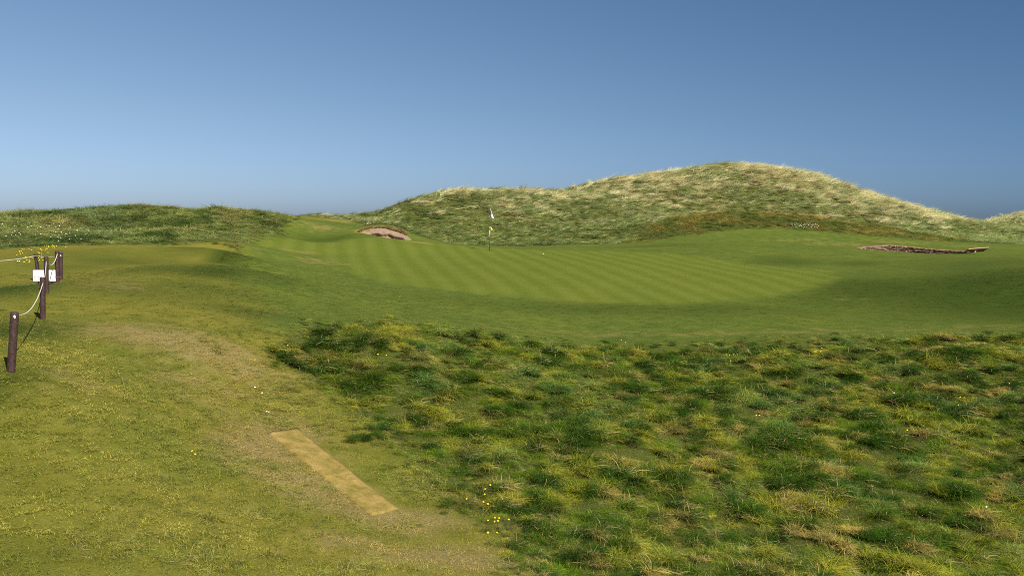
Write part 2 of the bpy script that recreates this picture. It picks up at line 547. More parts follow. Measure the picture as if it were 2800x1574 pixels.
def tube(path, radii, seg=8, cap=True):
    path = [Vector(p) for p in path]
    V, Fc = [], []
    up = Vector((0, 0, 1))
    for i, p in enumerate(path):
        t = (path[min(i + 1, len(path) - 1)] - path[max(i - 1, 0)]).normalized()
        a = t.cross(up if abs(t.z) < .95 else Vector((0, 1, 0))).normalized()
        c = a.cross(t).normalized()
        r = radii[i] if hasattr(radii, '__len__') else radii
        for k in range(seg):
            th = 2 * math.pi * k / seg
            V.append(p + a * (r * math.cos(th)) + c * (r * math.sin(th)))
    m = len(path)
    for i in range(m - 1):
        for k in range(seg):
            Fc.append((i * seg + k, i * seg + (k + 1) % seg, (i + 1) * seg + (k + 1) % seg, (i + 1) * seg + k))
    if cap:
        Fc.append(tuple(range(seg - 1, -1, -1)))
        Fc.append(tuple(range((m - 1) * seg, m * seg)))
    return V, Fc


def box(lo, hi):
    x0, y0, z0 = lo; x1, y1, z1 = hi
    V = [(x0, y0, z0), (x1, y0, z0), (x1, y1, z0), (x0, y1, z0), (x0, y0, z1), (x1, y0, z1), (x1, y1, z1), (x0, y1, z1)]
    Fc = [(0, 3, 2, 1), (4, 5, 6, 7), (0, 1, 5, 4), (1, 2, 6, 5), (2, 3, 7, 6), (3, 0, 4, 7)]
    return V, Fc


# ------------------------------------------------------------------ ground sheets
def axis(a, b, step, far, grow=1.18):
    core = list(np.arange(a, b + 1e-6, step))
    lo, hi = [], []
    s, v = step, a
    while v > -far:
        s *= grow; v -= s; lo.append(v)
    s, v = step, b
    while v < far:
        s *= grow; v += s; hi.append(v)
    return np.array(lo[::-1] + core + hi)


gx = axis(-26, 36, .22, 3000)
gy = axis(3, 86, .22, 3000)
X, Y = np.meshgrid(gx, gy)
Zt = land_h(X, Y)
S = {k: sdf(X, Y, Z[k]) for k in Z}


def blobs(x, y, lst):
    r = np.zeros(np.shape(x))
    for (px, py, rx, ry, a) in lst:
        c = hit(px, py)
        r = np.maximum(r, a * np.exp(-(((x - c[0]) / rx) ** 2 + ((y - c[1]) / ry) ** 2)))
    return r


WORN = [(480, 930, 2.6, 1.3, .75), (300, 780, 2.0, 1.6, .45), (720, 1230, .9, 1.5, .8), (770, 1190, .8, 1.3, .8), (850, 1330, .9, 1.2, .8), (960, 1390, .8, .9, .75), (900, 1250, .5, .8, .5), (1130, 1430, .9, .7, .8), (1250, 1530, 1.2, .7, .8), (620, 1130, 1.3, 1.0, .5),
        (200, 1050, 1.2, 1.2, .45), (520, 1040, 1.8, 1.0, .5), (950, 1480, .8, .6, .6)]
DRY = [(790, 688, 2.2, 2.2, .55), (870, 715, 1.6, 2.0, .5), (930, 605, 1.8, 2.2, .6), (870, 618, 2.5, 2.0, .5), (990, 632, .5, .8, .9), (2290, 668, 3, 1.4, .5), (2200, 655, 2.6, 1.0, .45),
       (2450, 662, 4, 1.4, .45), (2640, 672, 3, 1.4, .45), (1600, 915, 5, .9, .42), (2000, 912, 6, .9, .45), (2400, 905, 6, .9, .42), (2780, 892, 4, .9, .4), (1150, 664, 1.2, .4, .7), (2300, 820, 3, .8, .3), (1050, 640, 1.4, .5, .5)]


LUSH_SHADE = [(2760, 800, 7, 6, .95), (2480, 795, 5, 4, .85), (2300, 820, 4.5, 2.6, .6), (2000, 846, 6, 1.8, .55), (1650, 846, 6, 1.6, .55), (1300, 828, 5, 1.6, .45), (2680, 725, 5, 6, .55),  # right-bank entries paint slope shade and edge darkening
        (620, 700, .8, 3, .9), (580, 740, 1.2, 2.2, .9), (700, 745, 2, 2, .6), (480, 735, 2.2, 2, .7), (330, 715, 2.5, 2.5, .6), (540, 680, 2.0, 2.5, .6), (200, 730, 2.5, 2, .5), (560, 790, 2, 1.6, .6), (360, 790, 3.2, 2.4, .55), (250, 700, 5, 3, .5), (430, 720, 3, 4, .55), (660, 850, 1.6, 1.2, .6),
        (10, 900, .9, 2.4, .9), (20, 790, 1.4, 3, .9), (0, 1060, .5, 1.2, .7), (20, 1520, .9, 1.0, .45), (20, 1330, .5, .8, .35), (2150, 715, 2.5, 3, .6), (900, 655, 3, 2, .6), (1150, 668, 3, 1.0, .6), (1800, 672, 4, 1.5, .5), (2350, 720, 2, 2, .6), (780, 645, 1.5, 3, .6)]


def apron_mask(x, y):
    c = np.array([hit(*p)[:2] for p in ((640, 900), (690, 840), (600, 770), (560, 735), (640, 672))])
    pg = np.vstack([c, [(-14, 52), (-8, 70), (60, 70), (60, 20), (6, 20)]])
    return sstep(-.5, 1.2, sdf(x, y, pg))


ATTR = {
    'green': np.clip(S['green'], -2, 2),
    'rough': sstep(-.1, .35, S['rough']),
    'dune': np.maximum(sstep(95, 130, np.hypot(X, Y)), np.maximum(np.maximum(sstep(-.1, .5, S['dune']), sstep(-.1, .5, S['left'])), sstep(-.1, .4, S['mound']))),
    'worn': blobs(X, Y, WORN),
    'dry': blobs(X, Y, DRY),
    'apron': apron_mask(X, Y),
    'lush_shade': blobs(X, Y, LUSH_SHADE),
}
ny, nx = X.shape
gxv = np.gradient(Zt, axis=1) / np.gradient(X, axis=1)
gyv = np.gradient(Zt, axis=0) / np.gradient(Y, axis=0)
NRM = np.dstack([-gxv, -gyv, np.ones_like(Zt)])
NRM /= np.linalg.norm(NRM, axis=2, keepdims=True)
VALL = np.dstack([X, Y, Zt]).reshape(-1, 3)
NALL = NRM.reshape(-1, 3)
ii = (np.arange(ny - 1)[:, None] * nx + np.arange(nx - 1)[None, :]).ravel()
FALL = np.stack([ii, ii + 1, ii + nx + 1, ii + nx], 1)


def cellavg(a):
    return (a[:-1, :-1] + a[1:, :-1] + a[:-1, 1:] + a[1:, 1:]).ravel() / 4


cls = np.zeros(len(FALL), int)                         # 0 ground
cls[cellavg(ATTR['apron']) > .5] = 1                   # mown apron round the green
cls[cellavg(S['green']) > 0] = 2
cls[cellavg(S['left']) > 0] = 4
cls[cellavg(S['dune']) > 0] = 3
cls[cellavg(S['mound']) > 0] = 5
cls[cellavg(S['rough']) > 0] = 6
inx = (VALL[FALL[:, 0], 0] > -60) & (VALL[FALL[:, 0], 0] < 75) & (VALL[FALL[:, 0], 1] < 126)
cls[(cls != 0) & ~inx] = 0
for c, nm, lb, ct in ((0, 'ground', 'mown yellowish fairway turf with worn patches in the left foreground', 'ground'),
                      (1, 'apron', 'closely mown dark green apron around the putting green', 'grass'),
                      (2, 'putting_green', 'smooth putting green mown in pale and dark strips', 'putting green'),
                      (3, 'dune', 'large rounded sand dune rising behind the flag', 'dune'),
                      (4, 'dune', 'low grassy dune along the left skyline', 'dune'),
                      (5, 'mound', 'tawny grassed mound in front of the large dune', 'mound'),
                      (6, 'rough_ground', 'earth of the tussocky rough bank in the right foreground', 'ground')):
    f = FALL[cls == c]
    u, inv = np.unique(f, return_inverse=True)
    me = bpy.data.meshes.new(nm)
    me.vertices.add(len(u)); me.vertices.foreach_set('co', VALL[u].ravel().astype(np.float32))
    me.loops.add(len(f) * 4); me.loops.foreach_set('vertex_index', inv.ravel().astype(np.int32))
    me.polygons.add(len(f)); me.polygons.foreach_set('loop_start', np.arange(0, len(f) * 4, 4, dtype=np.int32))
    me.update(calc_edges=True)
    me.polygons.foreach_set('use_smooth', np.ones(len(f), bool))
    for k, a in ATTR.items():
        at_ = me.attributes.new(k, 'FLOAT', 'POINT')
        at_.data.foreach_set('value', a.reshape(-1)[u].astype(np.float32))
    me.materials.append(M_TURF)
    me.normals_split_custom_set_from_vertices([tuple(v) for v in NALL[u]])
    o = bpy.data.objects.new(nm, me)
    COL.objects.link(o)
    tag(o, lb, ct, kind='structure')


# ------------------------------------------------------------------ grass
def bilin(a, x, y):
    i = np.clip(np.searchsorted(gx, x) - 1, 0, nx - 2)
    j = np.clip(np.searchsorted(gy, y) - 1, 0, ny - 2)
    tx = (x - gx[i]) / (gx[i + 1] - gx[i]); ty = (y - gy[j]) / (gy[j + 1] - gy[j])
    return (a[j, i] * (1 - tx) + a[j, i + 1] * tx) * (1 - ty) + (a[j + 1, i] * (1 - tx) + a[j + 1, i + 1] * tx) * ty


def gz(x, y):
    return bilin(Zt, np.asarray(x, float), np.asarray(y, float))


def tuft_mesh(name, mat, nb, rad, lmin, lmax, width, lean, curl, spread, dead_frac, seed, up=1.0, levels=(0, .38, .72, 1.0)):
    """tuft of separate tapered arching blades; lean is towards +X (the wind)"""
    r = np.random.default_rng(seed)
    V, Fc, dead, var = [], [], [], []
    for k in range(nb):
        rr = rad * math.sqrt(r.random()); th = r.random() * 2 * math.pi
        bx, by = rr * math.cos(th), rr * math.sin(th)
        L = lmin + (lmax - lmin) * r.random() ** 1.3
        az = r.random() * 2 * math.pi
        dx = lean + spread * math.cos(az) + .5 * spread * bx / rad
        dy = spread * math.sin(az) + .5 * spread * by / rad
        dvec = np.array([dx, dy, up]); dvec /= np.linalg.norm(dvec)
        hv = np.array([dx, dy, 0]); hn = np.linalg.norm(hv) + 1e-6; hv /= hn
        cu = curl * (.4 + 1.2 * r.random())
        sd = np.array([-hv[1], hv[0], 0]); tw = (r.random() - .5) * 2.0
        sd = sd * math.cos(tw) + np.array([0, 0, 1]) * math.sin(tw) * .6 + hv * math.sin(tw) * .6
        w = width * (.7 + .6 * r.random())
        i0 = len(V)
        p = np.array([bx, by, -.02])
        prev = 0
        d = dvec.copy()
        dd = float(r.random() < dead_frac); vv = r.random()
        for li, t in enumerate(levels):
            p = p + d * L * (t - prev); prev = t
            d = d + hv * cu * .45 - np.array([0, 0, 1]) * cu * .55
            d = d / np.linalg.norm(d)
            wd = w * (1 - .75 * t ** 1.5)
            if li < len(levels) - 1:
                V += [p - sd * wd / 2, p + sd * wd / 2]; dead += [dd] * 2; var += [vv] * 2
            else:
                V += [p]; dead += [dd]; var += [vv]
        m = len(levels) - 1
        for q in range(m - 1):
            Fc.append((i0 + 2 * q, i0 + 2 * q + 1, i0 + 2 * q + 3, i0 + 2 * q + 2))
        Fc.append((i0 + 2 * (m - 1), i0 + 2 * (m - 1) + 1, i0 + 2 * m))
    me = bpy.data.meshes.new(name)
    me.from_pydata([tuple(v) for v in V], [], Fc)
    for nm, arr in (('dead', dead), ('var', var)):
        a = me.attributes.new(nm, 'FLOAT', 'POINT')
        a.data.foreach_set('value', np.array(arr, np.float32))
    me.materials.append(mat)
    me.update()
    return me


def lib(name, meshes):
    c = bpy.data.collections.new(name)
    for i, me in enumerate(meshes):
        o = bpy.data.objects.new(f"{name}_{i:02d}", me)
        c.objects.link(o)
    return c


def scatter(name, label, cat, coll, x, y, z, rot, scl, idx, tint):
    N = len(x)
    me = bpy.data.meshes.new(name)
    me.vertices.add(N)
    me.vertices.foreach_set('co', np.stack([x, y, z], 1).astype(np.float32).ravel())
    for nm, ty, key, arr in (('rot', 'FLOAT_VECTOR', 'vector', rot), ('scl', 'FLOAT_VECTOR', 'vector', scl), ('idx', 'INT', 'value', idx), ('tint', 'FLOAT_COLOR', 'color', np.hstack([tint, np.ones((N, 1))]))):
        a = me.attributes.new(nm, ty, 'POINT')
        a.data.foreach_set(key, np.ascontiguousarray(arr, np.int32 if ty == 'INT' else np.float32).ravel())
    me.update()
    o = bpy.data.objects.new(name, me)
    COL.objects.link(o)
    tag(o, label, cat, kind='stuff')
    ng = bpy.data.node_groups.new(name, 'GeometryNodeTree')
    ng.interface.new_socket('Geometry', in_out='INPUT', socket_type='NodeSocketGeometry')
    ng.interface.new_socket('Geometry', in_out='OUTPUT', socket_type='NodeSocketGeometry')
    nd, lk = ng.nodes, ng.links
    gi = nd.new('NodeGroupInput'); go = nd.new('NodeGroupOutput')
    ip = nd.new('GeometryNodeInstanceOnPoints')
    ci = nd.new('GeometryNodeCollectionInfo')
    ci.inputs['Collection'].default_value = coll
    ci.inputs['Separate Children'].default_value = True
    ci.inputs['Reset Children'].default_value = True

    def na(nm, ty):
        q = nd.new('GeometryNodeInputNamedAttribute'); q.data_type = ty
        q.inputs['Name'].default_value = nm
        return q.outputs['Attribute']
    e2r = nd.new('FunctionNodeEulerToRotation')
    lk.new(na('rot', 'FLOAT_VECTOR'), e2r.inputs[0])
    lk.new(gi.outputs[0], ip.inputs['Points'])
    lk.new(ci.outputs[0], ip.inputs['Instance'])
    ip.inputs['Pick Instance'].default_value = True
    lk.new(na('idx', 'INT'), ip.inputs['Instance Index'])
    lk.new(e2r.outputs[0], ip.inputs['Rotation'])
    lk.new(na('scl', 'FLOAT_VECTOR'), ip.inputs['Scale'])
    lk.new(ip.outputs[0], go.inputs[0])
    md = o.modifiers.new('grow', 'NODES')
    md.node_group = ng
    return o


def sample(dens, x0, x1, y0, y1):
    N = int(dens * (x1 - x0) * (y1 - y0))
    x = rng.uniform(x0, x1, N); y = rng.uniform(y0, y1, N)
    k = np.abs(x) < .60 * y + 2.5
    return x[k], y[k]


def mixc(a, b, t):
    t = np.asarray(t)[:, None]
    return np.asarray(a) * (1 - t) + np.asarray(b) * t


def cells(x, y, size, seed):
    """nearest jittered-grid centre: returns distance, vector to it, id hash"""
    cx, cyy = np.floor(x / size), np.floor(y / size)
    bd = np.full(len(x), 1e9); bx = np.zeros(len(x)); by = np.zeros(len(x)); bh = np.zeros(len(x))
    for ox in (-1, 0, 1):
        for oy in (-1, 0, 1):
            ix, iy = cx + ox, cyy + oy
            jx = (ix + .15 + .7 * _hash(ix, iy, seed)) * size
            jy = (iy + .15 + .7 * _hash(ix, iy, seed + 1)) * size
            dd = (x - jx) ** 2 + (y - jy) ** 2
            m = dd < bd
            bd = np.where(m, dd, bd); bx = np.where(m, x - jx, bx); by = np.where(m, y - jy, by)
            bh = np.where(m, _hash(ix, iy, seed + 2), bh)
    return np.sqrt(bd), bx, by, bh


C_DK = np.array((.032, .080, .004)); C_MD = np.array((.130, .205, .011)); C_YL = np.array((.42, .40, .036)); C_BL = np.array((.15, .25, .06)); C_TAN = np.array((.72, .48, .15))

# --- foreground rough, tussock by tussock
rough_lib = lib('rough_tuft', [tuft_mesh(f'rough_tuft_{i}', M_ROUGH, 92, .11, .10, .27, .0046, .6, .85, .8, (.01, .02, .04, .07, .02, .2)[i % 6], 100 + i) for i in range(12)])
x, y = sample(118, -7, 17, 7.5, 24.5)
s = bilin(S['rough'], x, y) + (fbm(x * 1.7, y * 1.7, 40, 3) - .5) * 1.5
k = (s > -.25) & (rng.random(len(x)) < .25 + .75 * sstep(-.25, .5, s))
x, y, s = x[k], y[k], s[k]
wx = x + (fbm(x * 2.2, y * 2.2, 141, 2) - .5) * .5
wy = y + (fbm(x * 2.2, y * 2.2, 142, 2) - .5) * .5
cd, cxv, cyv, ch = cells(wx, wy * .85, .31, 71)
prof = np.clip(1 - (cd / .22) ** 2, 0, 1)
big = fbm(x * 1.0, y * 1.0, 44, 3)
hgt = (.48 + .50 * prof * (.2 + 1.0 * ch)) * (.6 + .75 * big) * (.45 + .55 * sstep(-.2, 1.0, s))
az = np.arctan2(cyv, cxv + .25) * .75 + rng.normal(0, .45, len(x)) + (fbm(x * .5, y * .5, 60, 2) - .5) * 2.2
tone = fbm(x * 3.4, y * 2.8, 47, 3); tone2 = fbm(x * .35, y * .35, 48, 3)
t = mixc(C_MD, C_DK, np.clip(ch * 1.3 - .1, 0, 1))
t = mixc(C_MD, C_DK, sstep(.30, .62, .55 * ch + .45 * fbm(x * 2.6, y * 2.2, 46, 2)))
yv = np.clip(sstep(.52, .70, tone) * .6 + .30 * (1 - prof) ** 2 * sstep(.35, .6, tone2), 0, .8)[:, None]
t = t * (1 - yv) + C_YL * yv
bl = sstep(.62, .72, fbm(x * 1.3, y * 1.3, 52, 3))[:, None] * .5
t = t * (1 - bl) + C_BL * bl
bare = sstep(.63, .72, fbm(x * 3.2 + 3, y * 2.8, 55, 3)) * (1 - .6 * prof) * (.35 + .65 * sstep(-1, 5, x + (14 - y) * .4))
bare = np.clip(bare, 0, 1)[:, None] * .85
t = t * (1 - bare) + C_TAN * bare
hgt = hgt * (1 - .45 * bare[:, 0])
t = t * rng.uniform(.75, 1.3, (len(x), 1))
rot = np.stack([rng.normal(0, .14, len(x)), rng.normal(0, .14, len(x)), az], 1)
sc_ = np.stack([hgt * 1.1, hgt * 1.1, hgt], 1) * rng.uniform(.85, 1.2, (len(x), 1))
scatter('rough_grass', 'long tussocky rough grass covering the bank in the right foreground', 'grass', rough_lib, x, y, gz(x, y) - .02 + .15 * prof * (.05 + ch), rot, sc_, rng.integers(0, 12, len(x)), t)

mc = [hit(730, 1184), hit(818, 1176), hit(1090, 1393), hit(1014, 1419)]
MATP = np.array(mc)[:, :2]
# --- short mown turf on the near fairway
short_lib = lib('short_tuft', [tuft_mesh(f'short_tuft_{i}', M_SHORT, 90, .14, .022, .055, .0050, .25, .5, .9, (.04, .08, .12, .2)[i % 4], 300 + i, levels=(0, .55, 1.0)) for i in range(8)])
x, y = sample(125, -14, 8, 6.5, 27)
s = bilin(S['rough'], x, y)
k = (s < .25) & (rng.random(len(x)) < 1.0 - .5 * sstep(13, 20, y)) & (bilin(ATTR['apron'], x, y) < .6) & (sdf(x, y, MATP) < -.05)
x, y, s = x[k], y[k], s[k]
wv = bilin(ATTR['worn'], x, y)
wv = sstep(.25, .8, wv + (fbm(x * 2.2, y * 2.2, 62, 4) - .5) * .9)
gm = sstep(.50, .64, fbm(x * .7 + 5, y * .7, 66, 4))[:, None] * .65 * (1 - wv[:, None])
tone = fbm(x * .9, y * .9, 63, 4); t3 = fbm(x * 3.1, y * 3.1, 64, 3)
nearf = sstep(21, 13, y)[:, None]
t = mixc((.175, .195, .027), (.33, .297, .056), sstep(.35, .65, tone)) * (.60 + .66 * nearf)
t = t * (1 - .5 * sstep(.55, .7, t3)[:, None]) + np.array((.06, .1, .03)) * (.5 * sstep(.55, .7, t3)[:, None])
t = t * (1 - wv[:, None] * .85) + np.array((.44, .31, .11)) * wv[:, None] * .85
t = t * (1 - gm) + np.array((.14, .185, .026)) * gm
lf = sstep(.1, .9, bilin(ATTR['lush_shade'], x, y) + (t3 - .5) * .4)          # lusher turf
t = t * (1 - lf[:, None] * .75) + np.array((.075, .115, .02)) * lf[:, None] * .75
t = t * rng.uniform(.75, 1.3, (len(x), 1))
hs = rng.uniform(.6, 1.5, len(x)) * (1 - .4 * wv) * (1 + .5 * sstep(.55, .7, t3))
rot = np.stack([rng.normal(0, .08, len(x)), rng.normal(0, .08, len(x)), rng.uniform(0, 6.28, len(x))], 1)
scatter('fairway_grass', 'short worn yellow-green mown grass in the left foreground', 'grass', short_lib, x, y, gz(x, y), rot, np.stack([np.ones(len(x)), np.ones(len(x)), hs], 1), rng.integers(0, 8, len(x)), t)

# --- fine grain of the closely mown apron in front of the green
x, y = sample(34, -12, 22, 21, 36)
k = (bilin(ATTR['apron'], x, y) > .4) & (bilin(S['rough'], x, y) < -.05) & (bilin(S['green'], x, y) < -.3)
x, y = x[k], y[k]
ng_ = fbm(x * 2.2, y * 2.2, 161, 4); nb_ = fbm(x * .55, y * .55, 162, 3)
lf = sstep(.1, 1.0, bilin(ATTR['lush_shade'], x, y) + (ng_ - .5) * .5)[:, None]
dr_ = sstep(.25, .8, bilin(ATTR['dry'], x, y) + (ng_ - .5) * .8)[:, None]
t = mixc((.10, .145, .019), (.18, .205, .036), .6 * sstep(.35, .65, ng_) + .4 * nb_)
t = t * (1 - lf * .9) + np.array((.052, .085, .010)) * lf * .9  # apron tufts take the painted right-bank shade as well
t = t * (1 - dr_) + np.array((.27, .22, .06)) * dr_
t = t * rng.uniform(.8, 1.22, (len(x), 1))
hs = rng.uniform(.35, .75, len(x))
rot = np.stack([rng.normal(0, .06, len(x)), rng.normal(0, .06, len(x)), rng.uniform(0, 6.28, len(x))], 1)
scatter('apron_grass', 'fine short turf of the apron between the rough and the putting green', 'grass', short_lib, x, y, gz(x, y), rot, np.stack([np.full(len(x), 1.1), np.full(len(x), 1.1), hs], 1), rng.integers(0, 8, len(x)), t)

# --- loose longer blades in the semi rough at bottom left and weeds at its edges
x, y = sample(34, -8, 2, 6.5, 19)
s = bilin(S['semi'], x, y)
sr = bilin(S['rough'], x, y)
pat = fbm(x * 1.3, y * 1.3, 81, 3)
k = ((s > -.3) & (pat > .37)) | ((sr > -1.6) & (sr < .2) & (pat > .5))
k &= sdf(x, y, MATP) < -.16
x, y, s, pat = x[k], y[k], s[k], pat[k]
hgt = .22 + .55 * sstep(.42, .68, pat) * rng.uniform(.4, 1.2, len(x))
t = mixc((.15, .19, .03), (.33, .31, .07), fbm(x * 2, y * 2, 83, 2)) * rng.uniform(.7, 1.3, (len(x), 1))
rot = np.stack([rng.normal(0, .15, len(x)), rng.normal(0, .15, len(x)), rng.normal(.2, 1.0, len(x))], 1)
scatter('semi_rough_grass', 'loose ankle-high grass blades among mown turf at the bottom left', 'grass', rough_lib, x, y, gz(x, y), rot, np.stack([hgt * 1.3, hgt * 1.3, hgt], 1), rng.integers(0, 12, len(x)), t)

# --- dark weed clumps dotted over the worn turf
wc = []
for (px, py, nn, sp) in ((335, 1045, 26, .22), (395, 1050, 18, .2), (545, 1045, 10, .15), (690, 1025, 16, .2), (860, 1035, 26, .2), (640, 905, 16, .3), (700, 930, 22, .35), (760, 1000, 20, .3), (830, 1180, 8, .12), (880, 1230, 8, .15),
                         (620, 1250, 18, .3), (500, 1300, 14, .3), (960, 1420, 9, .15), (420, 1230, 16, .35), (790, 1080, 10, .2), (1150, 1330, 12, .2), (740, 860, 20, .5), (850, 890, 20, .4)):
    c = hit(px, py)[:2]
    wc.append(c + rng.normal(0, sp, (nn, 2)))
wc = np.vstack(wc)
wc = wc[sdf(wc[:, 0], wc[:, 1], MATP) < -.15]
m_ = len(wc)
hgt = rng.uniform(.12, .3, m_)
rot = np.stack([rng.normal(0, .2, m_), rng.normal(0, .2, m_), rng.uniform(0, 6.28, m_)], 1)
scatter('turf_weeds', 'small dark weed clumps dotted over the worn turf left of the rough', 'weeds', rough_lib, wc[:, 0], wc[:, 1], gz(wc[:, 0], wc[:, 1]), rot, np.stack([hgt * 1.3, hgt * 1.3, hgt], 1), rng.integers(0, 12, m_), mixc((.06, .11, .03), (.12, .18, .06), rng.random(m_)))

# --- marram on the big dune
dune_lib = lib('marram_tuft', [tuft_mesh(f'marram_tuft_{i}', M_DUNE, 50, .18, .42, 1.0, .0125, 1.2, .5, .36, (.06, .12, .2, .35, .3, .03)[i % 6], 500 + i) for i in range(12)])
x, y = sample(12.5, -28, 62, 54, 106)
s = bilin(S['dune'], x, y); sm = bilin(S['mound'], x, y)
k = (s > 0) & (sm < 0.4) & ((y < 88) | (x > 34) | ((x < -8) & (y < 80)))
x, y, s, sm = x[k], y[k], s[k], sm[k]
zz = gz(x, y)
hi_ = sstep(-1.2, 1.2, zz + (fbm(x * .2, y * .2, 90, 3) - .5) * 3.0)         # straw marram higher up, lush grass at the foot
zn = zz + (fbm(x * .3, y * .3, 91, 3) - .5) * 2.2
hi_ = np.clip(.30 * sstep(-.8, 1.2, zn) + .50 * sstep(.8, 4.0, zn) + .35 * sstep(14, 34, x) * sstep(-1.2, .8, zn), 0, 1)
cd_, _, _, ch_ = cells(x * .75, y * 1.0 + zz * .6, .8, 171)
pp_ = hi_ * (.42 + .5 * sstep(.35, .62, fbm(x * .3, y * .3, 98, 3)))
pale = np.where(ch_ < pp_, .55 + .45 * _hash(np.floor(ch_ * 9999), np.floor(ch_ * 777), 5), .30 * hi_)
green_ = mixc((.17, .25, .05), (.34, .41, .15), .6 * fbm(x * .5, y * .5, 93, 3) + .4 * hi_)
dkc = sstep(.62, .9, _hash(np.floor(ch_ * 8888), np.floor(ch_ * 333), 9))[:, None] * .55
green_ = green_ * (1 - dkc) + np.array((.075, .12, .025)) * dkc
t = green_ * (1 - pale[:, None] * .8) + np.array((.98, .86, .52)) * pale[:, None] * .8
yl = sstep(.58, .7, fbm(x * .7, y * .7, 94, 3))[:, None] * .45
t = t * (1 - yl) + np.array((.33, .31, .08)) * yl
t = t * rng.uniform(.75, 1.3, (len(x), 1))
ft = (sstep(4.0, .3, s) * sstep(.40, .58, fbm(x * .9, y * .9, 99, 3)))[:, None] * .75      # green clumps at the dune foot, hollows there painted darker
t = t * (1 - ft) + np.array((.075, .13, .02)) * ft
hgt = (.50 + .5 * hi_) * (.5 + .6 * fbm(x * .7, y * .7, 96, 3) + .5 * np.clip(1 - (cd_ / .55) ** 2, 0, 1)) * sstep(-.2, 1.5, s + .4)
idx = np.where(rng.random(len(x)) < .25 + .75 * pale, rng.choice([1, 2, 3, 4, 7, 8, 9, 10], len(x)), rng.choice([0, 5, 6, 11], len(x)))
rot = np.stack([rng.normal(0, .12, len(x)), rng.normal(0, .12, len(x)), rng.normal(.0, .55, len(x)) + (fbm(x * .35, y * .35, 97, 2) - .5) * 1.8], 1)
scatter('marram_grass', 'pale windblown marram grass covering the large dune behind the flag', 'grass', dune_lib, x, y, zz, rot, np.stack([hgt * 1.15, hgt * 1.15, hgt], 1), idx, t)

# --- tawny mound
x, y = sample(20, 4, 36, 54, 76)
s = bilin(S['mound'], x, y)
k = s > -.1
x, y, s = x[k], y[k], s[k]
tw = sstep(.40, .62, fbm(x * .8, y * .8, 101, 4) + .22 * sstep(61.5, 65.5, y) - .05)
t = mixc((.12, .165, .03), (.33, .265, .06), tw) * rng.uniform(.7, 1.3, (len(x), 1))
hgt = (.55 + .6 * fbm(x * 1.1, y * 1.1, 103, 3)) * (.5 + .5 * sstep(-.1, 1, s)) * 1.15
rot = np.stack([rng.normal(0, .15, len(x)), rng.normal(0, .15, len(x)), rng.normal(0, .8, len(x))], 1)
scatter('mound_grass', 'tawny and green rough grass covering the mound before the large dune', 'grass', rough_lib, x, y, gz(x, y), rot, np.stack([hgt * 1.7, hgt * 1.7, hgt], 1), rng.integers(0, 12, len(x)), t)

# --- longer fringe where the mown plateau on the left breaks down to the green
ea = np.array([hit(652, 668)[:2], hit(630, 690)[:2], hit(600, 718)[:2], hit(572, 742)[:2]])
q = rng.random(900) * (len(ea) - 1)
i0 = np.minimum(q.astype(int), len(ea) - 2); f0 = (q - i0)[:, None]
e = ea[i0] * (1 - f0) + ea[i0 + 1] * f0 + rng.normal(0, .07, (900, 2))
x, y = e[:, 0], e[:, 1]
t = mixc((.07, .11, .016), (.17, .18, .035), rng.random(900))
hgt = rng.uniform(.10, .26, 900) * (1.5 - q / len(ea))
rot = np.stack([rng.normal(0, .15, 900), rng.normal(0, .15, 900), rng.uniform(0, 6.28, 900)], 1)
scatter('bank_fringe_grass', 'dark fringe of longer grass along the edge of the mown plateau left of the green', 'grass', rough_lib, x, y, gz(x, y), rot, np.stack([hgt * 1.3, hgt * 1.3, hgt], 1), rng.integers(0, 12, 900), t)

# --- low dune on the left
x, y = sample(18, -42, -8, 30, 66)
s = bilin(S['left'], x, y)
k = s > -.15
x, y, s = x[k], y[k], s[k]
cd, cxv, cyv, ch = cells(x, y, 1.3, 131)
prof = np.clip(1 - (cd / .85) ** 2, 0, 1)
tone = fbm(x * .55, y * .55, 111, 4)
t = mixc((.08, .14, .028), (.27, .32, .09), sstep(.35, .62, tone))
yl = sstep(.55, .68, fbm(x * .9, y * .9, 112, 3))[:, None] * .65
t = t * (1 - yl) + np.array((.36, .31, .11)) * yl
bl = sstep(.6, .7, fbm(x * .4, y * .4, 113, 3))[:, None] * .5
t = t * (1 - bl) + np.array((.13, .20, .09)) * bl
t = t * rng.uniform(.75, 1.3, (len(x), 1))
ft = (sstep(2.5, .2, s) * sstep(.42, .58, fbm(x * .9, y * .9, 119, 3)))[:, None] * .7  # dark gap along the dune foot painted into the tint
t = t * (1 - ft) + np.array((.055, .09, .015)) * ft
hgt = (.8 + .9 * prof * (.3 + ch)) * (.7 + .6 * fbm(x * .8, y * .8, 115, 3)) * (.5 + .5 * sstep(-.1, 1.4, s))
rot = np.stack([rng.normal(0, .15, len(x)), rng.normal(0, .15, len(x)), rng.normal(.1, .7, len(x))], 1)
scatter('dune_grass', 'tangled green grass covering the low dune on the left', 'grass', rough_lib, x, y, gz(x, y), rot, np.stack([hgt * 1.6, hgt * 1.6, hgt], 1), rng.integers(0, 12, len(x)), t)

# ------------------------------------------------------------------ barrier posts and ropes
def lean_axis(base, top):
    return (Vector(top) - Vector(base))


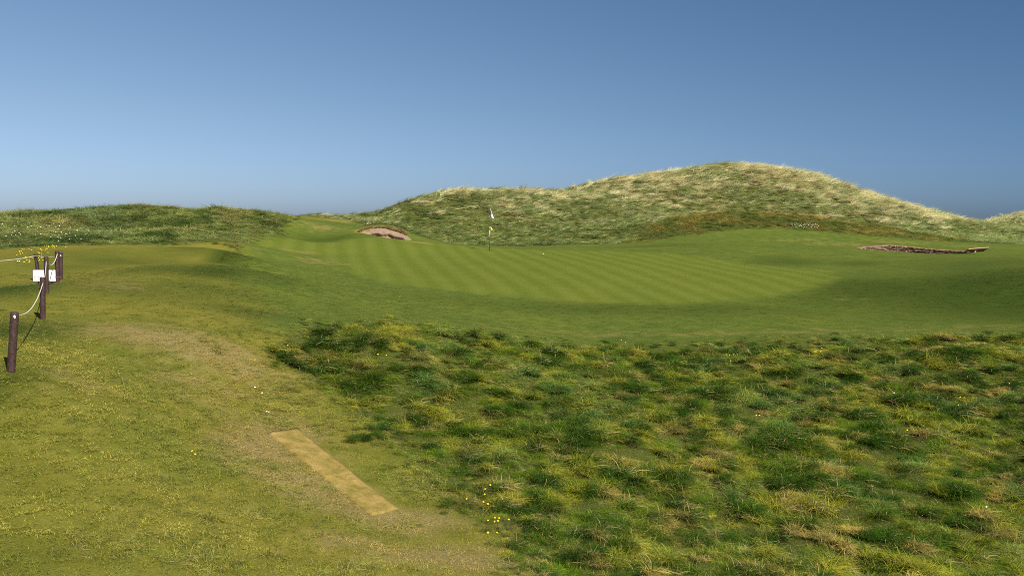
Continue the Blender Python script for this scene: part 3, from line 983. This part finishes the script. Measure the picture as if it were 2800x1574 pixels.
def post(name, label, base_px, top_px, dep, lean_back=0.0, dia=.1, knot=None):
    b = Vector(at(*base_px, dep)); b.z = float(gz(np.array([b.x]), np.array([b.y]))[0])
    t = Vector(at(*top_px, dep + lean_back))
    e = empty(name, b)
    ax = t - b
    H = ax.length
    prof = []
    nr = 46
    for i in range(nr + 1):
        f = i / nr
        r = dia / 2 * (1.0 + (.018 if i % 2 else -.012) + .012 * math.sin(f * 9 + dep))
        prof.append((f * (H - .012) - .12 * (i == 0), r))
    prof += [(H - .004, dia / 2 * .93), (H, dia / 2 * .80)]
    path = [ax.normalized() * h for h, _ in prof]
    V, Fc = tube(path, [r for _, r in prof], 20)
    o = mesh_obj('shaft', V, Fc, M_POST, e, True)
    mod = None
    # split growth cracks on the sawn top: a slightly sunk cap disc
    capV, capF = tube([ax.normalized() * (H - .001), ax.normalized() * (H + .004)], [dia / 2 * .62, dia / 2 * .5], 14)
    mesh_obj('end_grain', capV, capF, M_POST, e)
    tag(e, label, 'post', 'brown posts of the rope barrier')
    if knot:
        k = Vector(at(*knot, dep)) - b
        rad = dia / 2
        dirc = Vector((k.x, 0, 0))
        c = ax * (k.z / ax.z)
        c = c + Vector((k.x - c.x, -math.sqrt(max(rad * rad - (k.x - c.x) ** 2, .0001)) - .004, 0))
        vv, ff = [], []
        for i in range(7):
            for j in range(10):
                th = math.pi * i / 6; ph = 2 * math.pi * j / 10
                vv.append(c + Vector((.017 * math.sin(th) * math.cos(ph), .012 * math.sin(th) * math.sin(ph), .022 * math.cos(th) + .006 * math.sin(ph * 2))))
        for i in range(6):
            for j in range(10):
                ff.append((i * 10 + j, i * 10 + (j + 1) % 10, (i + 1) * 10 + (j + 1) % 10, (i + 1) * 10 + j))
        mesh_obj('rope_knot', vv, ff, M_ROPE, e, True)
    return b, ax


posts = {}
posts['a'] = post('barrier_post', 'nearest brown barrier post, leaning slightly, white rope knot near its top', (30, 1013), (40.5, 853), 12.4, .0, .1, (45, 866))
posts['b'] = post('barrier_post', 'second nearest brown barrier post, standing in front of the white sign', (117, 873), (116.5, 758), 17.4, .0, .095)
posts['c'] = post('barrier_post', 'reddish-brown barrier post rising right behind the second one, against the sign', (128, 801), (126, 702), 20, .0, .09)
posts['d'] = post('barrier_post', 'front post of the touching pair of brown posts right of the sign', (157, 771), (156, 686), 23.2, .0, .098)
posts['e'] = post('barrier_post', 'rear post of the touching pair right of the sign, white rope end near its top', (167, 769), (166, 689), 24.4, .0, .092, (168, 699))
posts['f'] = post('barrier_post', 'brown barrier post leaning left, rising behind the white sign', (107, 770), (97.5, 694), 25.5, .0, .09)
posts['g'] = post('barrier_post', 'barrier post outside the left edge holding the far rope', (-70, 792), (-72, 707), 23.5, .0, .09)


def rope(name, label, p0, p1, sag, r=.007):
    p0, p1 = Vector(p0), Vector(p1)
    pts = []
    N = 26
    for i in range(N + 1):
        t = i / N
        p = p0.lerp(p1, t)
        p.z -= 4 * sag * t * (1 - t)
        pts.append(p)
    V, Fc = tube(pts, r, 8)
    o = mesh_obj(name, V, Fc, M_ROPE, None, True)
    tag(o, label, 'rope', 'white ropes strung between the barrier posts')
    return o


def ph(px, py, Y): return at(px, py, Y)


rope('barrier_rope', 'nearest sagging white rope, from the nearest post up to the second post', ph(47, 861, 12.42), ph(118, 772, 17.33), .16)
rope('barrier_rope', 'short white rope hanging down the front of the reddish post to the second post', ph(126.5, 715, 19.94), ph(118, 765, 17.46), .10)
rope('barrier_rope', 'white rope swinging up from the reddish post to the paired posts', ph(128, 717, 20.05), ph(157, 694, 23.12), .14, .009)
rope('barrier_rope', 'taut thin rope running from the left-leaning post off the left edge', ph(98, 699.5, 25.44), ph(-72, 713, 23.5), .05, .0065)
rope('barrier_rope', 'thin taut rope between the left-leaning post and the paired posts', ph(99, 699.5, 25.44), ph(160, 700, 24.4), .03, .0065)

# ------------------------------------------------------------------ sign
sc0 = Vector(at(121.3, 753.5, 22.0))
sg = empty('notice_sign', (sc0.x, sc0.y, float(gz(np.array([sc0.x]), np.array([sc0.y]))[0])))
sg.rotation_euler = (0, 0, math.radians(3))
base = Vector(sg.location)
zc = sc0.z - base.z
W2, H2 = .242, .125
V, Fc = box((-W2 - .012, .0, zc - H2 - .012), (W2 + .012, .022, zc + H2 + .012)); mesh_obj('backing_board', V, Fc, M_FRAME, sg)
V, Fc = box((-W2, -.006, zc - H2), (W2, .003, zc + H2)); mesh_obj('face_panel', V, Fc, M_WHITE, sg)
for sx in (-.15, .15):
    V, Fc = tube([(sx, .036, -.15), (sx, .036, zc + .06)], .014, 10); mesh_obj('stake', V, Fc, M_FRAME, sg, True)
for sx in (-1, 1):
    for sz in (-1, 1):
        V, Fc = tube([(sx * (W2 - .022), -.0062, zc + sz * (H2 - .024)), (sx * (W2 - .022), -.009, zc + sz * (H2 - .024))], .005, 8); mesh_obj('screw', V, Fc, M_FRAME, sg)


def text_part(txt, x0, z0, size, parent):
    cu = bpy.data.curves.new('lettering', 'FONT')
    cu.body = txt; cu.size = size; cu.extrude = .0008
    tmp = bpy.data.objects.new('tmp', cu); COL.objects.link(tmp)
    dg = bpy.context.evaluated_depsgraph_get()
    me = bpy.data.meshes.new_from_object(tmp.evaluated_get(dg))
    bpy.data.objects.remove(tmp, do_unlink=True)
    for v in me.vertices:
        v.co = (x0 + v.co.x, -.0072 - v.co.z, z0 + v.co.y)
    me.materials.clear(); me.materials.append(M_TEXT)
    o = bpy.data.objects.new('lettering', me); COL.objects.link(o); o.parent = parent
    return o


text_part('BEI  FROM  T                V  YARDS', -.222, zc - .045, .040, sg)['kind'] = 'stuff'
tag(sg, 'small white notice board with a maroon edge and one printed line, among the posts', 'sign')

# ------------------------------------------------------------------ flagstick
fb = Vector(at(1338, 688, 50)); fb.z = float(gz(np.array([fb.x]), np.array([fb.y]))[0])
ft = Vector(at(1341, 568, 50))
fs = empty('flagstick', fb)
ax = ft - fb
H = ax.length
PY0, PY1 = 688, 568
stops = [(688, M_STRIPE_B), (650, M_STRIPE_W), (630, M_STRIPE_B), (628, M_STRIPE_W), (619.5, M_STRIPE_B), (607, M_STRIPE_W), (578, M_REDTOP), (567, None)]
for (a, m), (c, _) in zip(stops[:-1], stops[1:]):
    f0, f1 = (PY0 - a) / (PY0 - PY1), (PY0 - c) / (PY0 - PY1)
    V, Fc = tube([ax * (f0 - (.04 if f0 == 0 else 0)), ax * f1], .0135 if m is not M_REDTOP else .02, 12)
    mesh_obj('pole_section' if m is not M_REDTOP else 'ferrule', V, Fc, m, fs, True)
tag(fs, 'black and white banded flagstick standing on the putting green', 'flagstick')


def cloth(name, quads, nu, nv, mats, pick, parent, thick=.006):
    """closed thin cloth from a function of (u, v)"""
    V, Fc, mi = [], [], []
    for side in (0, 1):
        for i in range(nu + 1):
            for j in range(nv + 1):
                p = Vector(quads(i / nu, j / nv))
                p.y += thick * side
                V.append(p)
    Nn = (nu + 1) * (nv + 1)
    idx = lambda s, i, j: s * Nn + i * (nv + 1) + j
    for i in range(nu):
        for j in range(nv):
            m = pick((i + .5) / nu, (j + .5) / nv)
            Fc.append((idx(0, i, j), idx(0, i + 1, j), idx(0, i + 1, j + 1), idx(0, i, j + 1))); mi.append(m)
            Fc.append((idx(1, i, j), idx(1, i, j + 1), idx(1, i + 1, j + 1), idx(1, i + 1, j))); mi.append(m)
    ring = [(i, 0) for i in range(nu)] + [(nu, j) for j in range(nv)] + [(i, nv) for i in range(nu, 0, -1)] + [(0, j) for j in range(nv, 0, -1)]
    for a, c in zip(ring, ring[1:] + ring[:1]):
        Fc.append((idx(0, *a), idx(1, *a), idx(1, *c), idx(0, *c))); mi.append(0)
    return mesh_obj(name, V, Fc, mats, parent, True, mi)


PM = 50 / 2722.0          # metres per photograph pixel at the flag


def fl(u, v):             # u from stick outwards, v from top to bottom
    # hanging cloth: left edge on the stick, fly edge dropping in folds
    x0, z0 = (.0 - .9 * v), -(v * 22)
    x1, z1 = 1.2 + 9.2 * v ** 1.2, -(v * 27.5)
    x = x0 * (1 - u) + x1 * u
    z = z0 * (1 - u) + z1 * u
    y = -.03 + .09 * math.sin(u * 6.5 + v * 1.5) * (.25 + v) - .08 * u
    c = Vector(at(1341, 570, 50)) - fb
    return (c.x + x * PM - .012, c.y + y, c.z + z * PM)


def fl_pick(u, v):
    return 1 if ((u - .58) / .30) ** 2 + ((v - .47) / .17) ** 2 < 1 and not (abs(u - .6) < .06 and abs(v - .47) < .05) else 0


cloth('flag_cloth', fl, 28, 34, [M_FLAGW, M_FLAGR], fl_pick, fs)


def pn(u, v):
    c = Vector(at(1341.5, 619.5, 50)) - fb
    top = -(u * 12.5); bot = -(9.2 + u * 3.6)
    z = top * (1 - v) + bot * v
    return (c.x + (u * 8.0) * PM + .012, c.y - .02 + .03 * math.sin(u * 5), c.z + z * PM)


cloth('pennant', pn, 10, 6, [M_YEL], lambda u, v: 0, fs)

# ------------------------------------------------------------------ ball
bp = Vector(hit(1485, 695)); bp.z = float(gz(np.array([bp.x]), np.array([bp.y]))[0])
import bmesh
bm = bmesh.new()
bmesh.ops.create_icosphere(bm, subdivisions=4, radius=.0235)
dim = []
Nd = 160
for i in range(Nd):
    zq = 1 - 2 * (i + .5) / Nd; rq = math.sqrt(1 - zq * zq); aq = i * 2.39996
    dim.append((rq * math.cos(aq), rq * math.sin(aq), zq))
DM = np.array(dim)
for v in bm.verts:
    nrm = np.array(v.co.normalized())
    if (DM @ nrm).max() > math.cos(.09):
        v.co *= .982
me = bpy.data.meshes.new('golf_ball'); bm.to_mesh(me); bm.free()
me.materials.append(M_BALL)
me.polygons.foreach_set('use_smooth', np.ones(len(me.polygons), bool))
o = bpy.data.objects.new('golf_ball', me); o.location = bp + Vector((0, 0, .022)); COL.objects.link(o)
tag(o, 'white golf ball lying on the putting green right of the flagstick', 'golf ball')

# ------------------------------------------------------------------ tan matting strip
mroot = empty('walk_mat', tuple(np.mean(mc, 0)))
mo = np.mean(mc, 0)


def mat_tile(t0, t1, lift):
    V, Fc = [], []
    nu, nv = 8, 24
    for side in (0, 1):
        for j in range(nv + 1):
            t = t0 + (t1 - t0) * j / nv
            L = np.array(mc[0]) * (1 - t) + np.array(mc[3]) * t
            R = np.array(mc[1]) * (1 - t) + np.array(mc[2]) * t
            for i in range(nu + 1):
                u = i / nu
                q = L * (1 - u) + R * u
                ed = (.12 if i == 0 else .035) * (fbm(np.array([t * 26.]), np.array([u * 3.]), 5, 3)[0] - .5)
                xx, yy = q[0] + (ed if i in (0, nu) else 0), q[1]
                h = .014 + lift + .012 * (vnoise(np.array([t * 9.]), np.array([u * 3.]), 8)[0]) - (.022 if i in (0, nu) else 0)
                V.append((xx - mo[0], yy - mo[1], gz(np.array([xx]), np.array([yy]))[0] - mo[2] + (h if side else -.02)))
    Nn = (nu + 1) * (nv + 1)
    idx = lambda s, j, i: s * Nn + j * (nu + 1) + i
    for j in range(nv):
        for i in range(nu):
            Fc.append((idx(1, j, i), idx(1, j + 1, i), idx(1, j + 1, i + 1), idx(1, j, i + 1)))
            Fc.append((idx(0, j, i), idx(0, j, i + 1), idx(0, j + 1, i + 1), idx(0, j + 1, i)))
    ring = [(0, i) for i in range(nu)] + [(j, nu) for j in range(nv)] + [(nv, i) for i in range(nu, 0, -1)] + [(j, 0) for j in range(nv, 0, -1)]
    for a, c in zip(ring, ring[1:] + ring[:1]):
        Fc.append((idx(0, *a), idx(1, *a), idx(1, *c), idx(0, *c)))
    return mesh_obj('mat_panel', V, Fc, M_MAT, mroot, True)


mat_tile(0, .60, .005)
mat_tile(.582, 1.0, 0)
ue = rng.random(700); sd_ = rng.choice([0, 0, 1, 2, 3], 700)
A_, B_, C_, D_ = (np.array(c)[:2] for c in mc)
eL = A_ + (D_ - A_) * ue[:, None]; eR = B_ + (C_ - B_) * ue[:, None]; eT = A_ + (B_ - A_) * ue[:, None]; eB = D_ + (C_ - D_) * ue[:, None]
e = np.where((sd_ == 0)[:, None] | (ue < .12)[:, None] & (sd_ == 2)[:, None], eL, np.where((sd_ == 3)[:, None] & (ue < .25)[:, None], eT, np.where((sd_ == 2)[:, None] & (ue > .7)[:, None], eB, eR))) + rng.normal(0, .02, (700, 2))
rot = np.stack([rng.normal(0, .1, 700), rng.normal(0, .1, 700), rng.uniform(0, 6.28, 700)], 1)
hs = rng.uniform(.3, .7, 700)
scatter('mat_edge_grass', 'short grass creeping over the edges of the tan matting strip', 'grass', short_lib, e[:, 0], e[:, 1], gz(e[:, 0], e[:, 1]), rot, np.stack([hs * .45, hs * .45, hs], 1), rng.integers(0, 8, 700), mixc((.2, .2, .035), (.34, .27, .07), rng.random(700)))
tag(mroot, 'long narrow tan matting strip laid on the worn grass left of the rough', 'mat')

# ------------------------------------------------------------------ left bunker: sand face under a dead grass lip
TOP = [(979, 632, 54.0), (990, 627, 54.6), (1010, 625, 55.0), (1050, 625, 55.1), (1080, 628, 55.0), (1100, 631, 55.0), (1122, 646, 54.4), (1140, 659, 53.4)]
TOPP = np.array([at(*p) for p in TOP])


def interp(arr, u):
    seg = np.linspace(0, 1, len(arr))
    return np.array([np.interp(u, seg, arr[:, k]) for k in range(3)])


bun = empty('sand_bunker', tuple(np.mean(TOPP, 0) - np.array([0, .6, .9])))
bo = np.array(bun.location)
NU, NV = 120, 30
V, Fc = [], []
for i in range(NU + 1):
    u = i / NU
    t = interp(TOPP, u)
    t[2] = float(gz(t[:1], t[1:2] + .3)[0]) + .01
    endf = min(1, 6 * u, 6 * (1 - u))
    lv = .33 + .03 * math.sin(u * 7.3) + .10 * (vnoise(np.array([u * 14.]), np.array([1.]), 7)[0] - .5)
    for j in range(NV + 1):
        v = j / NV                                   # 0 rim, 1 foot, beyond: floor
        y = t[1] + .12 - (.28 + 1.05 * v) * endf * v ** .7
        z = t[2] - 1.05 * endf * v - .02
        stepk = 1 / (1 + math.exp(-(v - lv) * 60))
        y -= .26 * (1 - stepk) * endf * min(1, v * 5)
        z -= .07 * stepk * endf
        nz = float(vnoise(np.array([t[0] * 5.]), np.array([v * 9.]), 31)[0] - .5) + .6 * float(vnoise(np.array([t[0] * 13.]), np.array([v * 22.]), 33)[0] - .5)
        y += .09 * nz * endf * (v > .03)
        V.append((t[0] - bo[0], y - bo[1], z - bo[2]))
for i in range(NU):
    for j in range(NV):
        a = i * (NV + 1) + j
        Fc.append((a, a + 1, a + NV + 2, a + NV + 1))
mesh_obj('sand_face', V, Fc, M_SAND, bun, True)
xs = np.linspace(TOPP[0, 0], TOPP[-1, 0], 40)
V, Fc = [], []
for i, xq in enumerate(xs):
    for j in range(10):
        yq = 52.2 + 2.6 * j / 9
        V.append((xq - bo[0], yq - bo[1], float(gz(np.array([xq]), np.array([52.2]))[0]) - .55 + .05 * math.sin(xq * 3 + j) - bo[2]))
for i in range(39):
    for j in range(9):
        a = i * 10 + j
        Fc.append((a, a + 10, a + 11, a + 1))
mesh_obj('sand_floor', V, Fc, M_SAND, bun, True)
tag(bun, 'small sand bunker with an eroded sandy face under the dune left of the flag', 'bunker')

# ------------------------------------------------------------------ right bunker: wall of stacked sods
WT = np.array([at(*p) for p in [(2344, 681, 53.6), (2362, 676, 55.0), (2421, 672, 55.3), (2471, 675, 54.9), (2522, 679, 54.2), (2592, 684, 53.2), (2640, 688, 52.3), (2662, 694, 51.2)]])
wall = empty('bunker_wall', tuple(WT.mean(0) - np.array([0, 0, .8])))
wo = np.array(wall.location)
for c in range(11):
    V, Fc = [], []
    NU = 150
    h = .066
    for i in range(NU + 1):
        u = i / NU
        t = interp(WT, u)
        zt = float(gz(t[:1], t[1:2] + .25)[0]) + .012
        off = .10 * (vnoise(np.array([u * 46. + c * 9.3]), np.array([c * 3.1]), 12)[0] - .5) + .05 * (vnoise(np.array([u * 130.]), np.array([c * 1.7]), 15)[0] - .5)
        wv = .03 * (vnoise(np.array([u * 20.]), np.array([c * .5]), 18)[0] - .5)
        gap = .016 + .016 * vnoise(np.array([u * 60.]), np.array([c * 2.]), 20)[0]
        z1 = zt - c * h + wv - gap * (c > 0); z0 = zt - (c + 1) * h + wv
        yb = t[1] - .42 - c * .022 + off
        for (yy, zz_) in ((yb + .62, z1), (yb + .012, z1), (yb, z1 - .014), (yb + .008, z0 + .012), (yb + .03, z0), (yb + .62, z0)):
            V.append((t[0] - wo[0], yy - wo[1], zz_ - wo[2]))
    for i in range(NU):
        for j in range(6):
            a = i * 6 + j; b_ = i * 6 + (j + 1) % 6
            Fc.append((a, b_, b_ + 6, a + 6))
    mesh_obj('sod_layer', V, Fc, M_SOD, wall)
tag(wall, 'low revetted bunker wall of stacked brown sods at the right', 'bunker wall')
V, Fc = [], []
for i in range(41):
    xq = np.interp(i / 40, [0, 1], [WT[0, 0], WT[-1, 0]])
    for j in range(10):
        yq = 50.6 + 4.8 * j / 9
        V.append((xq, yq, float(gz(np.array([xq]), np.array([50.2]))[0]) - .62))
for i in range(40):
    for j in range(9):
        a = i * 10 + j
        Fc.append((a, a + 10, a + 11, a + 1))
tag(mesh_obj('bunker_floor', V, Fc, M_SAND, None, True), 'sunken sand floor below the stacked sod wall', 'sand', kind='structure')

# dead turf fringe hanging over both bunker lips
lip_lib = lib('lip_tuft', [tuft_mesh(f'lip_tuft_{i}', M_ROUGH, 50, .09, .06, .17, .006, .0, .8, .6, .6, 700 + i) for i in range(4)])
u = rng.random(900) * .78
pa = interp(TOPP, u).T
pb = interp(WT, rng.random(700)).T
pa[:, 1] += .08 + rng.uniform(-.05, .35, len(pa)) ; pb[:, 1] += rng.uniform(-.36, .1, len(pb))
pp = np.vstack([pa, pb])
pz = np.where(np.arange(len(pp)) < len(pa), gz(pp[:, 0], pp[:, 1] + .35), gz(pp[:, 0], pp[:, 1] + .6) + .0)
rot = np.stack([rng.normal(.25, .2, len(pp)), rng.normal(0, .2, len(pp)), rng.normal(-1.57, .6, len(pp))], 1)
sc3 = np.where(np.arange(len(pp)) < len(pa), rng.uniform(.35, .75, len(pp)), rng.uniform(.3, .6, len(pp)))
tt = mixc((.46, .30, .11), (.22, .22, .05), rng.random(len(pp)) ** 2)
scatter('lip_grass', 'dead brown turf fringe hanging over the two bunker lips', 'grass', lip_lib, pp[:, 0], pp[:, 1], pz, rot, np.stack([sc3 * 1.2, sc3 * 1.2, sc3], 1), rng.integers(0, 4, len(pp)), tt)

# ------------------------------------------------------------------ timber board on a prop at the bunker's right end
p0, p1 = Vector(at(2641, 685.5, 52.0)), Vector(at(2697, 681.0, 52.6))
bd = empty('timber_bench', (p0 + p1) / 2 - Vector((0, 0, .25)))
d = p1 - p0
nrm = Vector((-d.y, d.x, 0)).normalized()
upv = d.cross(nrm).normalized()
if upv.z < 0: upv = -upv
ctr = (p0 + p1) / 2 - bd.location
tilt = (upv * 1.0 + nrm * .6).normalized()
side = tilt.cross(d).normalized()
V = []
for a in (-.5, .5):
    for s_ in (-.2, .2):
        for h in (-.022, .022):
            V.append(ctr + d * a + side * s_ + tilt * h)
Fc = [(0, 1, 3, 2), (4, 6, 7, 5), (0, 4, 5, 1), (2, 3, 7, 6), (1, 5, 7, 3), (0, 2, 6, 4)]
pl = mesh_obj('plank', V, Fc, M_PLANK, bd)
bv = pl.modifiers.new('bevel', 'BEVEL'); bv.width = .008; bv.segments = 2
q0 = Vector(at(2668, 686, 52.1)) - bd.location; q1 = Vector(at(2659, 703, 52.0)) - bd.location
V, Fc = tube([q0, q1], .035, 4); mesh_obj('prop_leg', V, Fc, M_PLANK, bd)
q0 = Vector(at(2666, 686, 52.35)) - bd.location; q1 = Vector(at(2657, 703, 52.5)) - bd.location
V, Fc = tube([q0, q1], .03, 4); mesh_obj('prop_leg', V, Fc, M_PLANK, bd)
tag(bd, 'weathered timber board propped on a slanting leg at the right end of the sod wall', 'bench')


# ------------------------------------------------------------------ flowers
def flower_mesh(name, mat_head, r, h, seed, dome):
    V, Fc, mi = [], [], []
    st, sf = tube([(0, 0, -.03), (.004, 0, h * .5), (0, 0, h)], .0016, 5)
    V += st; Fc += sf; mi += [1] * len(sf)
    for ring, (rr, zz_) in enumerate(((1.0, 0), (.7, dome * .7), (.3, dome))):
        i0 = len(V)
        for k in range(14):
            rad = r * rr * (1 if k % 2 else .78)
            th = 2 * math.pi * k / 14 + ring * .2
            V.append(Vector((rad * math.cos(th), rad * math.sin(th), h + zz_)))
        if ring:
            for k in range(14):
                Fc.append((i0 - 14 + k, i0 - 14 + (k + 1) % 14, i0 + (k + 1) % 14, i0 + k)); mi.append(0)
    Fc.append(tuple(range(i0, i0 + 14))); mi.append(0)
    i0 = len(V); V.append(Vector((0, 0, h - .004)))
    base0 = len(st)
    for k in range(14):
        Fc.append((base0 + (k + 1) % 14, base0 + k, i0)); mi.append(0)
    me = bpy.data.meshes.new(name)
    me.from_pydata([tuple(v) for v in V], [], Fc)
    me.materials.append(mat_head); me.materials.append(M_STEM)
    me.polygons.foreach_set('material_index', np.array(mi, np.int32))
    me.update()
    return me


def flowers(me, name, cat, label, group, spots, lift=0.0, sc=1.0):
    for (px, py) in spots:
        p = Vector(hit(px, py)); p.z = float(gz(np.array([p.x]), np.array([p.y]))[0]) + lift
        o = bpy.data.objects.new(name, me)
        o.location = p
        k = sc * random.uniform(.85, 1.2)
        o.scale = (k, k, random.uniform(.85, 1.1))
        o.rotation_euler = (random.uniform(.2, .75), random.uniform(-.3, .3), random.uniform(0, 6.28) * 0 + random.uniform(-.6, .6))
        COL.objects.link(o)
        tag(o, label, cat, group)


DAND = flower_mesh('dandelion', M_PETAL, .0135, .20, 1, .007)
DAND_S = flower_mesh('dandelion', M_PETAL, .0135, .07, 1, .007)
DAISY_S = flower_mesh('daisy', M_DAISY, .012, .08, 2, .004)
DAISY_T = flower_mesh('daisy', M_DAISY, .0145, .30, 2, .005)
flowers(DAND, 'dandelion', 'flower', 'yellow dandelion in the upper loose cluster beside the mat, at the rough edge', 'upper dandelions at the rough edge', [(1321, 1323), (1336, 1331), (1330, 1358), (1295, 1383), (1317, 1390), (1319, 1405)])
flowers(DAND, 'dandelion', 'flower', 'yellow dandelion in the lower cluster at the rough edge near the bottom', 'lower dandelions at the rough edge', [(1357, 1453), (1373, 1448), (1340, 1462), (1374, 1456), (1382, 1463), (1345, 1491), (1332, 1498), (1332, 1448)])
flowers(DAND_S, 'dandelion', 'flower', 'yellow dandelion pair in the mown turf left of the mat', 'dandelions in the mown turf left of the mat', [(529, 1256), (531, 1246)])
flowers(DAND_S, 'dandelion', 'flower', 'yellow dandelion at the upper left corner of the rough', 'dandelions at the upper left of the rough', [(758, 958), (746, 968), (793, 940), (787, 946), (697, 1000)])
flowers(DAND, 'dandelion', 'flower', 'yellow dandelion in the rough below the left of the apron', 'dandelion pair in the left of the rough', [(1035, 985), (1049, 988)], .05)
flowers(DAND, 'dandelion', 'flower', 'yellow dandelion at the top edge of the rough against the apron', 'dandelions at the top edge of the rough', [(1698, 950), (1702, 952)], .05)
flowers(DAND, 'dandelion', 'flower', 'yellow dandelion in the little row near the top middle of the rough', 'dandelion row near the top middle of the rough', [(1983, 990), (1989, 988), (1994, 990), (1985, 994)], .05)
flowers(DAND, 'dandelion', 'flower', 'yellow dandelion in the cluster near the top of the rough, right of middle', 'dandelion cluster near the top right of the rough', [(2217, 962), (2237, 961), (2227, 971), (2241, 974), (2246, 963)], .05)
flowers(DAND, 'dandelion', 'flower', 'yellow dandelion in the rough near the right edge of the photograph', 'dandelions in the right of the rough', [(2765, 1060), (2620, 1090), (2635, 1100), (2630, 1118)], .05)
flowers(DAND, 'dandelion', 'flower', 'yellow dandelion of the level pair in the middle of the rough', 'dandelion pair in the middle of the rough', [(2058, 1147), (2078, 1147)], .05)
flowers(DAND, 'dandelion', 'flower', 'single yellow dandelion alone in the right half of the rough', None, [(2487, 1198)], .05)
flowers(DAISY_T, 'daisy', 'flower', 'single white flower alone in the upper right of the rough', None, [(2432, 1085)])
flowers(DAISY_T, 'daisy', 'flower', 'single white flower alone in the lower right of the rough', None, [(2697, 1415)])
flowers(DAISY_S, 'daisy', 'flower', 'white daisy in the mown turf between the mat and the apron', 'daisies in the mown turf above the mat', [(701, 1072), (719, 1082), (730, 1139), (735, 1140)])
YF = [(37, 651), (80, 633), (98, 633), (64, 686), (67, 688), (54, 692), (58, 692), (55, 695), (61, 697), (57, 700), (48, 702), (81, 687), (88, 689), (107, 685), (110, 687), (115, 687), (118, 690), (124, 691), (129, 687), (133, 687), (130, 684),
      (124, 677), (129, 676), (132, 678), (134, 681), (143, 677), (146, 676), (149, 679), (151, 678), (155, 678), (145, 679), (150, 683), (186, 680), (182, 681), (107, 694), (109, 697), (117, 699), (130, 696), (69, 708), (75, 708), (89, 706), (86, 710),
      (92, 710), (109, 706), (113, 705), (114, 709), (118, 710), (117, 713), (106, 713), (110, 716), (118, 717), (109, 718), (75, 717), (83, 717), (66, 724), (69, 723), (72, 722), (79, 725), (81, 723), (84, 722), (172, 716)]
for lo, hi2, lb, gp in ((-1, 78, 'yellow dandelion behind the taut rope, left of the left-leaning post', 'dandelions left of the leaning post'),
                        (78, 121, 'yellow dandelion just beside or behind the left-leaning post', 'dandelions beside the leaning post'),
                        (121, 162, 'yellow dandelion in the bright bunch just above the paired posts', 'dandelions above the paired posts'),
                        (162, 999, 'yellow dandelion right of the paired posts', 'dandelions right of the paired posts')):
    flowers(DAND_S, 'dandelion', 'flower', lb, gp, [p for p in YF if lo < p[0] <= hi2], .0, 1.25)
WFL = [(3, 633), (10, 626), (5, 650), (14, 647), (33, 642), (42, 652), (44, 656), (5, 656), (55, 659), (58, 657), (57, 661), (17, 666), (39, 665), (52, 628), (90, 627), (83, 642), (92, 639), (109, 640), (115, 639), (106, 665), (109, 660), (128, 635),
       (131, 637), (156, 631), (157, 636), (160, 640), (170, 631), (147, 646), (169, 649), (175, 651), (146, 656), (154, 657), (149, 664), (163, 666), (166, 665), (191, 658), (188, 660), (199, 663), (161, 675), (169, 680), (195, 674), (218, 655), (238, 660), (236, 659), (203, 633), (210, 642), (225, 640), (240, 652), (247, 656), (222, 671)]
for lo, hi2, lb, gp in ((-1, 70, 'white daisy on the low dune near the left edge, above the taut rope', 'daisies at the left edge of the low dune'),
                        (70, 140, 'white daisy on the low dune directly above the leaning post', 'daisies above the leaning post'),
                        (140, 999, 'white daisy on the low dune above and right of the paired posts', 'daisies right of the paired posts')):
    flowers(DAISY_T, 'daisy', 'flower', lb, gp, [p for p in WFL if lo < p[0] <= hi2], .0, 1.25)
flowers(DAISY_S, 'daisy', 'flower', 'white daisy in the mown turf left of the leaning post', 'daisies left of the leaning post', [(47, 721), (50, 720), (55, 721), (50, 723)], .0, 1.2)
WC = [(2163 + random.gauss(0, 1) + i * 1.75, 641 + i * .32 + random.gauss(0, 1.8)) for i in range(42)]
WP = []
for (px, py) in WC:
    WP.append((px, py))
for (px, py) in WP:
    yd = 60.6 + random.uniform(-.25, .5)
    p = Vector(at(px, py, yd))
    zg = float(gz(np.array([p.x]), np.array([p.y]))[0])
    o = bpy.data.objects.new('daisy', DAISY_T)
    o.location = (p.x, p.y, zg + random.uniform(0, .1))
    o.scale = (1.25, 1.25, random.uniform(.7, 1.1)); o.rotation_euler = (random.uniform(.3, .8), random.uniform(-.2, .2), 0)
    COL.objects.link(o)
    tag(o, 'white daisy in the bright clump at the foot of the tawny mound', 'flower', 'daisies at the foot of the mound')
